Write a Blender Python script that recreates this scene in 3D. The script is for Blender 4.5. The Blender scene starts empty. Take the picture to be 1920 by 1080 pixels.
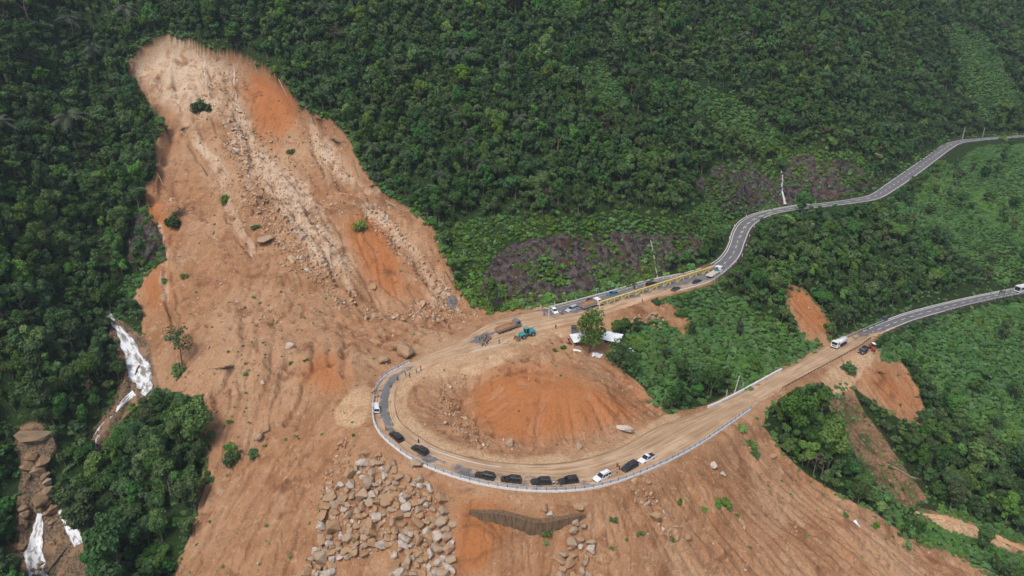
import bpy, bmesh, math, random
import numpy as np
from mathutils import Vector, Matrix, Euler

# ------------------------------------------------------------------ camera, world, sun, exposure
S = bpy.context.scene
COL = S.collection
PITCH, CAMH, FPX = math.radians(22.0), 104.0, 1312.0
cam = bpy.data.objects.new("camera", bpy.data.cameras.new("camera"))
COL.objects.link(cam)
cam.location = (0, 0, CAMH)
cam.rotation_euler = (math.radians(90) - PITCH, 0, 0)
cam.data.sensor_width = 36.0
cam.data.lens = FPX / 1920 * 36
cam.data.clip_start = 1.0
cam.data.clip_end = 6000
S.camera = cam
SUN_EL, SUN_AZ = math.radians(58), math.radians(-150)      # high, diffuse, from behind the camera and a little left
W = bpy.data.worlds.new("World"); S.world = W; W.use_nodes = True
_nt = W.node_tree
_sky = _nt.nodes.new("ShaderNodeTexSky"); _sky.sky_type = 'NISHITA'; _sky.sun_disc = False
_sky.sun_elevation = SUN_EL; _sky.sun_rotation = SUN_AZ
_sky.dust_density = 4.0; _sky.air_density = 1.0; _sky.ozone_density = 1.0
_nt.links.new(_sky.outputs[0], _nt.nodes["Background"].inputs[0])
_nt.nodes["Background"].inputs[1].default_value = 0.11
sun = bpy.data.objects.new("sun", bpy.data.lights.new("sun", 'SUN'))
COL.objects.link(sun)
sun.data.energy = 1.5; sun.data.angle = math.radians(14); sun.data.color = (1.0, 0.95, 0.88)
_sd = Vector((math.sin(SUN_AZ) * math.cos(SUN_EL), math.cos(SUN_AZ) * math.cos(SUN_EL), math.sin(SUN_EL)))
sun.rotation_euler = (-_sd).to_track_quat('-Z', 'Y').to_euler()
S.view_settings.view_transform = 'Standard'; S.view_settings.look = 'None'
S.view_settings.gamma = 1.0; S.view_settings.exposure = 0.5; S.view_settings.use_curve_mapping = False
S.render.engine = 'CYCLES'
S.cycles.max_bounces = 5; S.cycles.diffuse_bounces = 3; S.cycles.volume_bounces = 0; S.cycles.transparent_max_bounces = 6

rng = np.random.default_rng(7)
random.seed(7)

# ------------------------------------------------------------------ camera geometry (photo pixel <-> place)
CP, SP = math.cos(PITCH), math.sin(PITCH)
def raydir(px, py):
    a = (np.asarray(px, float) - 960) / FPX; b = (540 - np.asarray(py, float)) / FPX
    return a, CP + b * SP, -SP + b * CP
def at_z(px, py, z):
    dx, dy, dz = raydir(px, py); t = (z - CAMH) / dz
    return np.array([dx * t, dy * t, z])
def project(x, y, z):
    zz = z - CAMH
    d = np.maximum(y * CP - zz * SP, 1e-3); u = y * SP + zz * CP
    return 960 + FPX * x / d, 540 - FPX * u / d
def tandep(py):
    _, dy, dz = raydir(0, py); return -dz / dy

# ------------------------------------------------------------------ noise
def _hash(ix, iy, seed):
    h = (ix * 374761393 + iy * 668265263 + seed * 974634541) & 0xFFFFFFFF
    h = ((h ^ (h >> 13)) * 1274126177) & 0xFFFFFFFF
    return ((h ^ (h >> 16)) & 0xFFFF) / 65535.0
def vnoise(x, y, seed=0):
    ix = np.floor(x).astype(np.int64); iy = np.floor(y).astype(np.int64)
    fx = x - ix; fy = y - iy
    fx = fx * fx * (3 - 2 * fx); fy = fy * fy * (3 - 2 * fy)
    a = _hash(ix, iy, seed); b = _hash(ix + 1, iy, seed); c = _hash(ix, iy + 1, seed); d = _hash(ix + 1, iy + 1, seed)
    return (a + (b - a) * fx) + ((c + (d - c) * fx) - (a + (b - a) * fx)) * fy
def fbm(x, y, scale, octv=4, seed=0, gain=0.5):
    s = 0; amp = 1; tot = 0; f = 1.0 / scale
    for o in range(octv):
        s = s + amp * (vnoise(x * f + o * 17.3, y * f - o * 9.1, seed + o) * 2 - 1); tot += amp; amp *= gain; f *= 2.03
    return s / tot
def sstep(a, b, v):
    t = np.clip((v - a) / (b - a), 0, 1); return t * t * (3 - 2 * t)

# ------------------------------------------------------------------ the road: pixel pairs (outer edge, inner edge), climbing from the lower right round the hairpin
RN = [(1960,541,1960,528),(1920,550,1920,538),(1832,568,1812,560),(1739,593,1718,583),(1699,606,1666,600),(1637,633,1595,630),(1607,653,1545,653),(1517,702,1475,690),(1440,745,1379,742),(1408,768,1330,765),(1310,836,1240,797),(1210,886,1165,836),(1110,917,1085,862),(1000,922,1000,870),(890,906,905,862),(790,872,825,840),(730,832,778,812),(704,800,752,790),(699,765,742,765),(705,728,742,735),(722,706,757,712),(750,690,782,697),(800,665,828,676),(850,645,872,663),(890,622,905,652),(930,600,955,638),(980,588,1007,623),(1030,577,1060,608),(1090,562,1110,596),(1150,546,1180,574),(1215,527,1250,552),(1290,512,1319,533),(1333,497,1345,520),(1354,481,1374,497),(1367,460,1389,478),(1375,434,1398,454),(1388,416,1408,430),(1412,403,1423,415),(1446,394,1450,402),(1490,386,1490,394),(1545,380,1545,388),(1600,372,1610,380),(1632,364,1650,372),(1665,342,1684,353),(1700,318,1724,325),(1735,294,1757,300),(1765,273,1785,279),(1797,263,1806,268),(1850,258,1852,262),(1930,252,1930,256)]
def road_profile():
    n = len(RN); zs = [0.0] * n
    def both(i, z): return at_z(RN[i][0], RN[i][1], z), at_z(RN[i][2], RN[i][3], z)
    def marchy(idx, g):
        prev = None
        for i in idx:
            z = 0.0 if prev is None else prev[2]
            for k in range(40):
                a, b = both(i, z); c = (a + b) / 2
                if prev is None: break
                z = z + .5 * (prev[2] + g * math.hypot(c[0] - prev[0], c[1] - prev[1]) - z)
            a, b = both(i, z); prev = (a + b) / 2; zs[i] = z
    marchy(range(13, -1, -1), -.05); marchy(range(13, n), .06)
    A, B = [], []
    for i in range(n):
        a, b = both(i, zs[i]); A.append(a); B.append(b)
    return np.array(A), np.array(B), np.array(zs)
RA, RB, RZ = road_profile()
def catmull(P, sub):
    P = np.asarray(P, float); Q = np.vstack([2 * P[0] - P[1], P, 2 * P[-1] - P[-2]]); out = []
    for i in range(1, len(Q) - 2):
        for k in range(sub):
            t = k / sub
            out.append(.5 * (2 * Q[i] + (Q[i + 1] - Q[i - 1]) * t + (2 * Q[i - 1] - 5 * Q[i] + 4 * Q[i + 1] - Q[i + 2]) * t * t + (3 * Q[i] - Q[i - 1] - 3 * Q[i + 1] + Q[i + 2]) * t ** 3))
    out.append(P[-1]); return np.array(out)
SUB = 6
EA, EB = catmull(RA, SUB), catmull(RB, SUB)       # edges, dense
EC = (EA + EB) / 2
def road_query(x, y):
    """distance outside the road edge, height of the road there, lateral 0..1 (outer..inner), index along it"""
    x = np.asarray(x, float).ravel(); y = np.asarray(y, float).ravel(); n = len(x)
    best = np.full(n, 1e9); bz = np.zeros(n); bl = np.zeros(n); bi = np.zeros(n); bs = np.zeros(n)
    sel = np.where((x > EC[:, 0].min() - 60) & (x < EC[:, 0].max() + 60) & (y > EC[:, 1].min() - 60) & (y < EC[:, 1].max() + 60))[0]
    if len(sel) == 0: return best, bz, bl, bi
    X, Y = x[sel], y[sel]; bb = best[sel]; zz = bz[sel]; ll = bl[sel]; ii = bi[sel]
    cz = EC[:, 2]
    for k in range(len(EC) - 1):
        c0, c1 = EC[k], EC[k + 1]
        R = 65.0
        m = np.where((X > min(c0[0], c1[0]) - R) & (X < max(c0[0], c1[0]) + R) & (Y > min(c0[1], c1[1]) - R) & (Y < max(c0[1], c1[1]) + R))[0]
        if len(m) == 0: continue
        dx, dy = c1[0] - c0[0], c1[1] - c0[1]; L2 = dx * dx + dy * dy
        t = np.clip(((X[m] - c0[0]) * dx + (Y[m] - c0[1]) * dy) / L2, 0, 1)
        # edge points at this parameter
        ax = EA[k, 0] + (EA[k + 1, 0] - EA[k, 0]) * t; ay = EA[k, 1] + (EA[k + 1, 1] - EA[k, 1]) * t
        bx = EB[k, 0] + (EB[k + 1, 0] - EB[k, 0]) * t; by = EB[k, 1] + (EB[k + 1, 1] - EB[k, 1]) * t
        ex, ey = bx - ax, by - ay; el2 = ex * ex + ey * ey
        l = ((X[m] - ax) * ex + (Y[m] - ay) * ey) / el2
        lc = np.clip(l, 0, 1)
        d = np.hypot(X[m] - (ax + ex * lc), Y[m] - (ay + ey * lc))
        better = d < bb[m]
        mm = m[better]
        bb[mm] = d[better]; zz[mm] = (cz[k] + (cz[k + 1] - cz[k]) * t)[better]; ll[mm] = l[better]; ii[mm] = (k + t)[better]
    best[sel] = bb; bz[sel] = zz; bl[sel] = ll; bi[sel] = ii
    return best, bz, bl, bi

# ------------------------------------------------------------------ the lie of the land: (px, py, 'z', height) or (px, py, 'y', distance)
CT = [
 # landslide
 (850,590,6.5),(300,480,22.5),(280,560,12),(550,580,12),(400,575,12),(550,500,21),(800,585,7),(750,500,18),(750,380,35),(600,250,57.5),(500,300,49.6),(280,300,48.6),
 # debris below it
 (650,760,2),(550,770,0),(420,720,4),(330,650,6),(600,690,7),(480,660,8),(650,860,-3),(380,900,-12),(350,1060,-24),(600,1000,-13.6),(600,1080,-19),(500,850,-6),(480,980,-14),
 # stream
 (280,720,-5),(250,660,0),(200,600,6),(170,820,-14),(70,980,-28),(60,1080,-36),(250,900,-16),(250,1000,-24),(380,740,2),(370,850,-8),
 # left forest
 (0,1080,-30),(0,900,-18),(0,800,-8),(0,600,18),(150,500,19.6),(100,650,8),(60,760,-2),
 # centre: cut above the road
 (1100,540,9.5),(1050,440,25.7),(870,570,7.5),(850,400,32.3),(1250,500,11),(1250,400,28),(950,480,20),(1370,418,15.5),(1370,330,33),(1560,365,20),(1560,290,37),(1700,300,26),
 # between the two legs
 (1900,300,24),(1900,350,15),(1900,450,3),(1640,450,10),(1500,560,4),(1500,450,15),(1300,600,4),(1300,700,-1),(1200,640,5.5),(1200,590,7.5),(1750,400,11),(1750,500,-1),
 # the mound inside the hairpin
 (1100,640,7),(1100,665,7),(1000,690,6.6),(1050,735,7.2),(1000,770,5.0),(1100,700,8.0),(1000,830,.6),(1200,770,-1),(1250,770,-2),(1150,740,5.4),(890,735,2.2),(930,712,6.0),(930,780,2.6),(870,780,1.4),(845,745,2.0),(985,750,5.8),(880,690,5),(800,720,4),(960,650,7),(820,800,1.6),
 # valley side of the lower leg
 (1450,765,-6.5),(1500,800,-10),(1550,900,-20),(1640,660,-8),(1620,700,-9),(1680,740,-16),(1720,790,-21),(1620,800,-19),(1700,880,-28),(1750,960,-34),(1880,1000,-42),(1720,965,-35),
 (1700,640,-11),(1800,700,-22),(1900,700,-24),(1900,600,-14),(1900,850,-36),(1820,850,-33),(1800,920,-37),
 # foreground slope
 (1000,1000,-7.6),(1000,1080,-12.7),(1408,785,-5),(1350,850,-6),(1500,950,-17),(1600,950,-21),(1680,1000,-28),(1800,1040,-36),(1900,1080,-42),(1300,950,-8),(1300,1080,-14),(1500,1080,-20),(1700,1080,-30),(1200,910,-2.5),(800,1000,-9),(800,1080,-14.5)]
CTY = [(300,90,319),(450,110,318),(0,400,221),(0,200,262),(0,0,312),(150,300,270),(150,100,321),(1050,250,290),(1050,0,362),(850,200,299),(750,0,362),(450,0,345),(250,0,335),(1250,200,320),(1250,0,385),(1400,150,368),(1450,0,425),
 (1600,150,390),(1650,0,454),(1700,200,406),(1750,60,474),(1880,0,560),(1900,200,458),(1920,100,507),(2150,0,660),(2150,100,590),(-200,400,185),(-200,100,235)]
CW = [(-210,430,185),(0,480,190),(200,600,205),(450,750,215),(800,900,200),(-400,300,150),(-330,200,75),(0,90,-32),(-80,90,-48),(80,90,-40),(0,40,-60),(150,100,-52),(-170,100,-45),(250,150,-45),(330,250,-30),(420,330,-15),(480,420,20),(620,500,35),
 (0,-60,-60),(-300,0,-20),(300,0,-60),(700,300,10),(0,900,260),(600,1300,260),(1200,900,120),(-500,800,240)]
def controls():
    P = []
    for px, py, z in CT: P.append(at_z(px, py, z))
    for px, py, y in CTY:
        dx, dy, dz = raydir(px, py); t = y / dy; P.append(np.array([dx * t, y, CAMH + dz * t]))
    for c in CW: P.append(np.array(c, float))
    for i in range(len(RN)): P.append(RA[i]); P.append(RB[i])
    return np.array(P)
_C = controls()
def _rbf():
    c2 = 6.0 ** 2
    d = np.sqrt(((_C[:, None, :2] - _C[None, :, :2]) ** 2).sum(-1) + c2)
    n = len(_C); A = np.zeros((n + 3, n + 3)); A[:n, :n] = -d + np.eye(n) * 0.8
    A[:n, n] = 1; A[:n, n + 1:] = _C[:, :2]; A[n, :n] = 1; A[n + 1:, :n] = _C[:, :2].T
    w = np.linalg.solve(A, np.concatenate([_C[:, 2], [0, 0, 0]]))
    return w, c2
_w, _c2 = _rbf()
GX0, GY0, GD, GNX, GNY = -700.0, -120.0, 4.0, 551, 406
def _rbf_grid():
    gx = GX0 + GD * np.arange(GNX); gy = GY0 + GD * np.arange(GNY)
    X, Y = np.meshgrid(gx, gy); out = np.full(X.shape, _w[-3]) + _w[-2] * X + _w[-1] * Y
    for i in range(len(_C)):
        out -= _w[i] * np.sqrt((X - _C[i, 0]) ** 2 + (Y - _C[i, 1]) ** 2 + _c2)
    return out
GB = _rbf_grid()
def sample_cubic(G, x0, y0, d, x, y):
    u = np.clip((x - x0) / d, 1, G.shape[1] - 2.001); v = np.clip((y - y0) / d, 1, G.shape[0] - 2.001)
    u = np.minimum(u, G.shape[1] - 3.001 + 0); v = np.minimum(v, G.shape[0] - 3.001)
    iu = np.floor(u).astype(int); iv = np.floor(v).astype(int); fu = u - iu; fv = v - iv
    def wts(t): return (-.5 * t + t * t - .5 * t ** 3, 1 - 2.5 * t * t + 1.5 * t ** 3, .5 * t + 2 * t * t - 1.5 * t ** 3, -.5 * t * t + .5 * t ** 3)
    wu, wv = wts(fu), wts(fv); out = 0
    for b in range(4):
        row = 0
        for a in range(4): row = row + wu[a] * G[iv - 1 + b, iu - 1 + a]
        out = out + wv[b] * row
    return out
def sample_lin(G, x0, y0, d, x, y):
    u = np.clip((x - x0) / d, 0, G.shape[1] - 1.001); v = np.clip((y - y0) / d, 0, G.shape[0] - 1.001)
    iu = u.astype(int); iv = v.astype(int); fu = u - iu; fv = v - iv
    return (G[iv, iu] * (1 - fu) + G[iv, iu + 1] * fu) * (1 - fv) + (G[iv + 1, iu] * (1 - fu) + G[iv + 1, iu + 1] * fu) * fv

# ------------------------------------------------------------------ what covers the land (outlines in photo pixels, carried onto the ground)
POLY = dict(
 soil=[[(232,135),(262,90),(310,68),(360,82),(400,100),(440,103),(475,116),(525,150),(548,190),(580,212),(625,228),(650,262),(668,300),(692,340),(722,370),(772,395),(812,430),(830,480),(852,530),(880,575),(930,585),(1010,575),(1100,590),(1240,560),(1262,578),(1225,600),(1160,600),(1140,612),(1165,640),(1130,665),(1170,700),(1212,742),(1252,768),(1290,772),(1340,760),(1480,690),(1545,650),(1612,640),(1655,660),(1662,690),(1600,722),(1560,716),(1490,722),(1430,768),(1425,800),(1462,846),(1512,890),(1580,935),(1642,968),(1700,1010),(1800,1045),(1900,1100),(1900,1300),(330,1300),(335,1060),(365,1000),(370,930),(388,860),(378,800),(384,742),(330,738),(285,715),(262,650),(272,595),(250,560),(268,520),(308,485),(305,430),(280,400),(268,352),(292,338),(290,290),(312,236),(288,212),(268,180)],
       [(1468,532),(1502,538),(1532,575),(1568,622),(1550,644),(1512,638),(1490,604),(1474,570)],
       [(1605,700),(1640,684),(1684,680),(1722,730),(1736,796),(1706,792),(1650,762),(1604,725)],
       [(1542,720),(1592,724),(1622,785),(1672,850),(1735,938),(1700,950),(1640,900),(1596,838),(1570,780)],
       [(1715,955),(1780,970),(1850,995),(1940,1025),(1940,1048),(1840,1015),(1755,990)],
       [(1215,575),(1262,570),(1290,600),(1280,640),(1262,620),(1240,600)],
       [(196,588),(226,600),(266,640),(298,735),(268,748),(240,772),(215,800),(182,856),(160,836),(195,782),(222,740),(232,700),(212,640)],
       [(30,810),(60,792),(98,800),(106,836),(82,868),(100,930),(152,960),(180,1085),(25,1095),(30,960),(44,890)]],
 debris=[[(1535,725),(1600,740),(1650,800),(1720,880),(1790,955),(1700,985),(1620,935),(1570,850),(1550,780)]],
 rock=[[(905,505),(960,460),(1050,440),(1150,440),(1290,440),(1330,460),(1290,500),(1200,530),(1100,552),(1000,572),(930,578),(900,545)],
       [(1300,345),(1345,315),(1400,300),(1450,345),(1490,292),(1600,305),(1640,345),(1600,365),(1520,378),(1450,388),(1390,405),(1350,400)],
       [(262,395),(308,440),(308,490),(240,495),(245,440)],[(1765,0),(1800,0),(1795,30),(1775,25)]],
 mud=[[(745,720),(760,700),(840,676),(885,655),(872,682),(800,705),(765,735),(758,770),(790,805),(850,838),(950,858),(1080,852),(1150,832),(1200,808),(1262,765),(1300,770),(1200,835),(1120,868),(1000,884),(890,872),(800,835),(750,798),(735,760)],
      [(625,770),(660,735),(692,715),(690,790),(665,805),(630,800)],
      [(860,650),(1000,625),(1090,600),(1080,625),(1000,650),(900,700),(800,720)],
      [(1540,700),(1610,660),(1650,660),(1600,720),(1560,745)],
      [(1715,958),(1780,972),(1850,997),(1940,1027),(1940,1045),(1840,1013),(1755,988)]],
 pale=[[(238,132),(310,72),(470,118),(440,182),(400,222),(350,232),(290,200)],
       [(415,185),(450,185),(478,270),(545,310),(610,410),(668,500),(645,545),(560,450),(480,345),(430,260)],
       [(395,285),(440,325),(435,385),(400,340)],[(570,240),(620,250),(640,310),(700,370),(690,385),(620,330),(580,280)],[(770,440),(830,540),(850,575),(800,560)]],
 bed=[[(190,582),(230,596),(275,640),(305,735),(268,752),(240,776),(215,805),(182,862),(150,840),(190,775),(215,730),(225,700),(205,640)],[(20,790),(110,790),(115,850),(160,955),(190,1090),(15,1100),(20,960)]],
 red=[[(470,122),(528,150),(560,200),(535,280),(490,260),(460,180)],[(650,390),(720,420),(760,520),(830,572),(720,560),(660,470)],
      [(870,730),(960,682),(1080,690),(1180,740),(1245,778),(1150,802),(1000,826),(900,800)],[(540,720),(600,650),(690,700),(640,740)],[(860,920),(960,960),(900,1080),(850,1080)],
      [(1468,532),(1502,538),(1532,575),(1568,622),(1550,644),(1512,638),(1490,604)],[(1605,700),(1684,680),(1722,730),(1736,796),(1700,790)],[(270,350),(320,420),(320,560),(260,600),(260,400)]],
 scrub=[[(1640,690),(1640,660),(1690,625),(1760,600),(1960,552),(1960,860),(1880,840),(1800,790),(1740,730),(1700,685)],
        [(1690,380),(1810,272),(1960,258),(1960,520),(1860,530),(1780,480),(1700,420),(1640,400)],
        [(1290,150),(1350,170),(1440,230),(1480,290),(1400,280),(1320,230)],[(1775,40),(1850,70),(1930,200),(1860,235),(1800,180)],
        [(840,430),(900,410),(1300,400),(1370,330),(1500,280),(1620,290),(1630,350),(1520,378),(1390,405),(1320,470),(1200,530),(1000,575),(880,580),(855,500)],
        [(1230,600),(1262,560),(1350,525),(1420,590),(1540,640),(1470,690),(1380,725),(1280,700)],[(1355,800),(1400,780),(1450,850),(1430,870),(1380,840)],[(1130,640),(1250,615),(1300,640),(1285,720),(1255,770),(1180,712)],
        [(1010,0),(1080,0),(1090,40),(1030,40)],[(1600,900),(1720,938),(1940,1008),(1940,1090),(1800,1050),(1650,965)],[(1080,100),(1130,120),(1180,190),(1120,200)],[(310,490),(230,530),(200,560),(260,580)]],
)
MX0, MY0, MD, MW, MH = -320.0, -160.0, 3.0, 860, 520
def _raster(polys, soft=2):
    gx = MX0 + MD * (np.arange(MW)); gy = MY0 + MD * (np.arange(MH))
    X, Y = np.meshgrid(gx, gy); out = np.zeros(X.shape, bool)
    for P in polys:
        ins = np.zeros(X.shape, bool); n = len(P)
        for i in range(n):
            x0, y0 = P[i]; x1, y1 = P[(i + 1) % n]
            if y0 == y1: continue
            r = np.where((gy >= min(y0, y1)) & (gy < max(y0, y1)))[0]
            if len(r) == 0: continue
            xc = x0 + (gy[r] - y0) * (x1 - x0) / (y1 - y0)
            ins[r] ^= gx[None, :] < xc[:, None]
        out |= ins
    f = out.astype(float)
    for _ in range(soft):
        f = (np.roll(f, 1, 0) + f + np.roll(f, -1, 0)) / 3; f = (np.roll(f, 1, 1) + f + np.roll(f, -1, 1)) / 3
    return f
POLY['scar'] = POLY['soil']
MASK = {k: _raster(v, {'pale': 40, 'red': 60, 'mud': 14, 'debris': 20, 'bed': 10, 'scar': 7, 'scrub': 8}.get(k, 2)) for k, v in POLY.items()}
def cover(x, y, z, names, warp=6.0):
    px, py = project(x, y, z)
    wx = fbm(x, y, 9.0, 3, 50) * warp; wy = fbm(x, y, 9.0, 3, 60) * warp
    return [sample_lin(MASK[n], MX0, MY0, MD, px + wx, py + wy) for n in names]

# ------------------------------------------------------------------ heights
def base_h(x, y):
    h = sample_cubic(GB, GX0, GY0, GD, x, y)
    return h
IX0, IY0, ID, INX, INY = -150.0, 95.0, 0.5, 740, 530      # the bare slopes, eroded at half a metre
ER = np.zeros((INY, INX))
CHUTES = [[(436,120),(442,190),(480,300),(560,400),(650,535)],[(590,235),(610,285),(650,335),(705,365)],[(690,385),(770,465),(835,560)],[(330,120),(352,230),(400,300),(432,390),(470,470)],[(292,430),(312,500),(300,560),(330,640)],
 [(384,110),(392,180),(420,240)],[(500,300),(560,345),(600,430)],[(620,470),(655,540),(690,580)],[(600,640),(560,720),(545,780)],[(470,600),(430,680),(400,740)],[(520,600),(500,690)],[(640,620),(650,700)],[(360,600),(345,680)]]
def chute_d(px, py):
    best = np.full(len(px), 1e9)
    wx = px + 17 * fbm(px, py, 46, 3, 41); py = py + 8 * fbm(px, py, 30, 2, 43)
    for L in CHUTES:
        for (x0, y0), (x1, y1) in zip(L[:-1], L[1:]):
            t = np.clip(((wx - x0) * (x1 - x0) + (py - y0) * (y1 - y0)) / ((x1 - x0) ** 2 + (y1 - y0) ** 2), 0, 1)
            best = np.minimum(best, np.hypot(wx - x0 - t * (x1 - x0), py - y0 - t * (y1 - y0)))
    return best
def raw_h(x, y, rq=None):
    """land with its relief, before the road is cut into it"""
    h = base_h(x, y)
    d = rq[0] if rq is not None else road_query(x, y)[0]
    soil, scar = cover(x, y, h, ['soil', 'scar'])
    scar = sstep(.22, .9, scar)
    soil = sstep(.35, .65, soil)
    near = sstep(4, 42, d)
    pxw, pyw = project(x, y, h)
    wild = (1 - soil) * near * (1 - .85 * sstep(1330, 1420, pxw) * sstep(330, 400, pyw))
    h = h + wild * (fbm(x, y, 85, 3, 3) * 8.5 + fbm(x, y, 18, 3, 4) * 1.6)
    sn = sstep(1, 8, d)
    px, py = project(x, y, h)
    up = sstep(650, 590, py) * sstep(900, 860, px); pile = sample_lin(MASK['pale'], MX0, MY0, MD, px, py)
    h = h + soil * sn * (fbm(x, y, 16, 3, 11) * (.9 + 1.1 * up) + fbm(x, y, 6, 4, 13) * (.3 + 1.1 * up) + fbm(x, y, 2.2, 3, 12) * (.22 + .28 * up))
    cd = chute_d(px, py); h = h + soil * sn * (-1.5 * np.exp(-(cd / 5.5) ** 2) + .75 * np.exp(-((cd - 13) / 7) ** 2)) * (.25 + 1.1 * vnoise(x / 8, y / 8, 31)) * np.where(py > 590, .55, 1.0)
    h = h + soil * sn * fbm(x, y, .95, 2, 15) * .13
    h = h + soil * sn * pile * up * (1 - np.abs(fbm(x, y, 6, 4, 14))) ** 3 * 1.8
    # a scarp: bare ground lies a little below the forest floor around it
    h = h - scar * sstep(6, 20, d) * (1.2 + 4.2 * sstep(430, 300, py) * sstep(900, 800, px) + 1.6 * sstep(600, 480, py) * sstep(900, 800, px))
    return h, soil
def ground(x, y):
    x = np.asarray(x, float); y = np.asarray(y, float); shp = x.shape; x = x.ravel(); y = y.ravel()
    rq = road_query(x, y)
    h, soil = raw_h(x, y, rq)
    ins = (x > IX0) & (x < IX0 + ID * (INX - 2)) & (y > IY0) & (y < IY0 + ID * (INY - 2))
    if ins.any(): h[ins] += sample_lin(ER, IX0, IY0, ID, x[ins], y[ins])
    d, rz, l, _ = rq
    k = sstep(0.8, 7.0, d)
    h = rz - 0.04 + (h - rz + 0.04) * k
    e = np.minimum(np.abs(l - 0.0), np.abs(1 - l))
    h = np.where((d <= 0.001) | ((l > 0) & (l < 1) & (d < 1.2)), rz - 0.08 - 0.30 * sstep(0.02, 0.12, e), h)
    return h.reshape(shp)
def erode():
    global ER, WASH
    gx = IX0 + ID * np.arange(INX); gy = IY0 + ID * np.arange(INY); X, Y = np.meshgrid(gx, gy)
    x, y = X.ravel(), Y.ravel(); rq = road_query(x, y)
    h, soil = raw_h(x, y, rq)
    H0 = h.reshape(X.shape); soil = (soil * sstep(1.0, 5, rq[0])).reshape(X.shape); H = H0.copy()
    cand = np.where(soil.ravel() > .5)[0]
    r = np.random.default_rng(3)
    for rnd in range(7):
        n = 26000; s = r.choice(cand, n); cx = (s % INX).astype(float) + r.random(n); cy = (s // INX).astype(float) + r.random(n)
        vx = np.zeros(n); vy = np.zeros(n); acc = np.zeros(INX * INY)
        gyy, gxx = np.gradient(H, ID)
        for st in range(110):
            ix = np.clip(cx, 1, INX - 2).astype(int); iy = np.clip(cy, 1, INY - 2).astype(int)
            g = np.stack([gxx[iy, ix], gyy[iy, ix]]); L = np.hypot(*g) + 1e-6
            vx = .55 * vx - .45 * g[0] / L; vy = .55 * vy - .45 * g[1] / L
            q = np.hypot(vx, vy) + 1e-6
            cx = np.clip(cx + vx / q * .8 + r.normal(0, .08, n), 1, INX - 2); cy = np.clip(cy + vy / q * .8 + r.normal(0, .08, n), 1, INY - 2)
            acc += np.bincount(cy.astype(int) * INX + cx.astype(int), weights=np.minimum(L, 1.0) * soil.ravel()[cy.astype(int) * INX + cx.astype(int)], minlength=INX * INY)
        A = acc.reshape(X.shape)
        A = (A * 2 + np.roll(A, 1, 0) + np.roll(A, -1, 0) + np.roll(A, 1, 1) + np.roll(A, -1, 1)) / 6
        dep = np.log1p(A / 6.0) * 0.07 * soil
        H = H - dep
        if rnd < 6:
            Hs = (np.roll(H, 1, 0) + np.roll(H, -1, 0) + np.roll(H, 1, 1) + np.roll(H, -1, 1)) / 4
            H = H + (Hs - H) * .12 * (soil > .02)
    D = np.clip((H - H0), -1.4, .5) * np.clip(soil * 1.2, 0, 1)
    m = soil > .5; D[m] -= D[m].mean() * .6
    # wash lines: noise smeared down the slope
    Hs = H0.copy()
    for _ in range(6): Hs = (np.roll(Hs, 1, 0) + np.roll(Hs, -1, 0) + np.roll(Hs, 1, 1) + np.roll(Hs, -1, 1) + Hs) / 5
    gyy, gxx = np.gradient(Hs + D * .6, ID); L = np.hypot(gxx, gyy) + 1e-6; ux, uy = -gxx / L, -gyy / L
    def smear(wn, steps):
        acc = wn.copy(); tot = 1.0
        for sg in (1, -1):
            cx = X0 * 1.0; cy = Y0 * 1.0
            for st in range(steps):
                a = ux[cy.astype(int), cx.astype(int)]; b = uy[cy.astype(int), cx.astype(int)]
                cx = np.clip(cx + sg * a, 0, INX - 1.01); cy = np.clip(cy + sg * b, 0, INY - 1.01)
                acc = acc + wn[cy.astype(int), cx.astype(int)]; tot += 1
        acc = acc / tot; return (acc - acc.mean()) / acc.std()
    X0, Y0 = np.meshgrid(np.arange(INX, dtype=float), np.arange(INY, dtype=float))
    w1 = r.random(X.shape); w2 = np.repeat(np.repeat(r.random((INY // 3 + 1, INX // 3 + 1)), 3, 0), 3, 1)[:INY, :INX]
    l1 = smear(w1, 14); l2 = smear(w2, 22)
    steep = sstep(.16, .5, L) * soil
    pxg, pyg = project(x, y, h); calm = (sstep(640, 580, pyg) * sstep(900, 840, pxg)).reshape(X.shape) * .72
    ER = D * (1 - calm * .5) - (1 - calm) * steep * (.15 * np.clip(l1, -2.5, 2.5) + .36 * np.maximum(l2 - .35, 0)) * (.6 + .8 * vnoise(x / 22, y / 22, 8).reshape(X.shape))
    WASH = np.clip(.5 + (.22 * l1 * .6 + .22 * l2 * .6) * (1 - calm), 0, 1) * steep + .5 * (1 - steep)
erode()
def hit(px, py, tmax=900.0):
    """where the line of sight through a photo pixel meets the ground"""
    px = np.atleast_1d(np.asarray(px, float)); py = np.atleast_1d(np.asarray(py, float))
    dx, dy, dz = raydir(px, py)
    n = len(px); ts = np.geomspace(90, tmax, 230)
    T = ts[None, :] * np.ones((n, 1))
    below = CAMH + dz[:, None] * T < ground(dx[:, None] * T, dy[:, None] * T)
    first = np.where(below.any(1), below.argmax(1), len(ts) - 1)
    a = ts[np.maximum(first - 1, 0)]; b = ts[first]
    for _ in range(14):
        m = (a + b) / 2; g = ground(dx * m, dy * m); u = CAMH + dz * m < g
        b = np.where(u, m, b); a = np.where(u, a, m)
    return np.stack([dx * b, dy * b, CAMH + dz * b], 1)
def base_fast(x, y):
    shp = x.shape; return sample_lin(GB, GX0, GY0, GD, x.ravel(), y.ravel()).reshape(shp)
def onto(px, py):
    return hit([px], [py])[0]
def place_z(x, y):
    return float(ground(np.array([x]), np.array([y]))[0])
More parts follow.
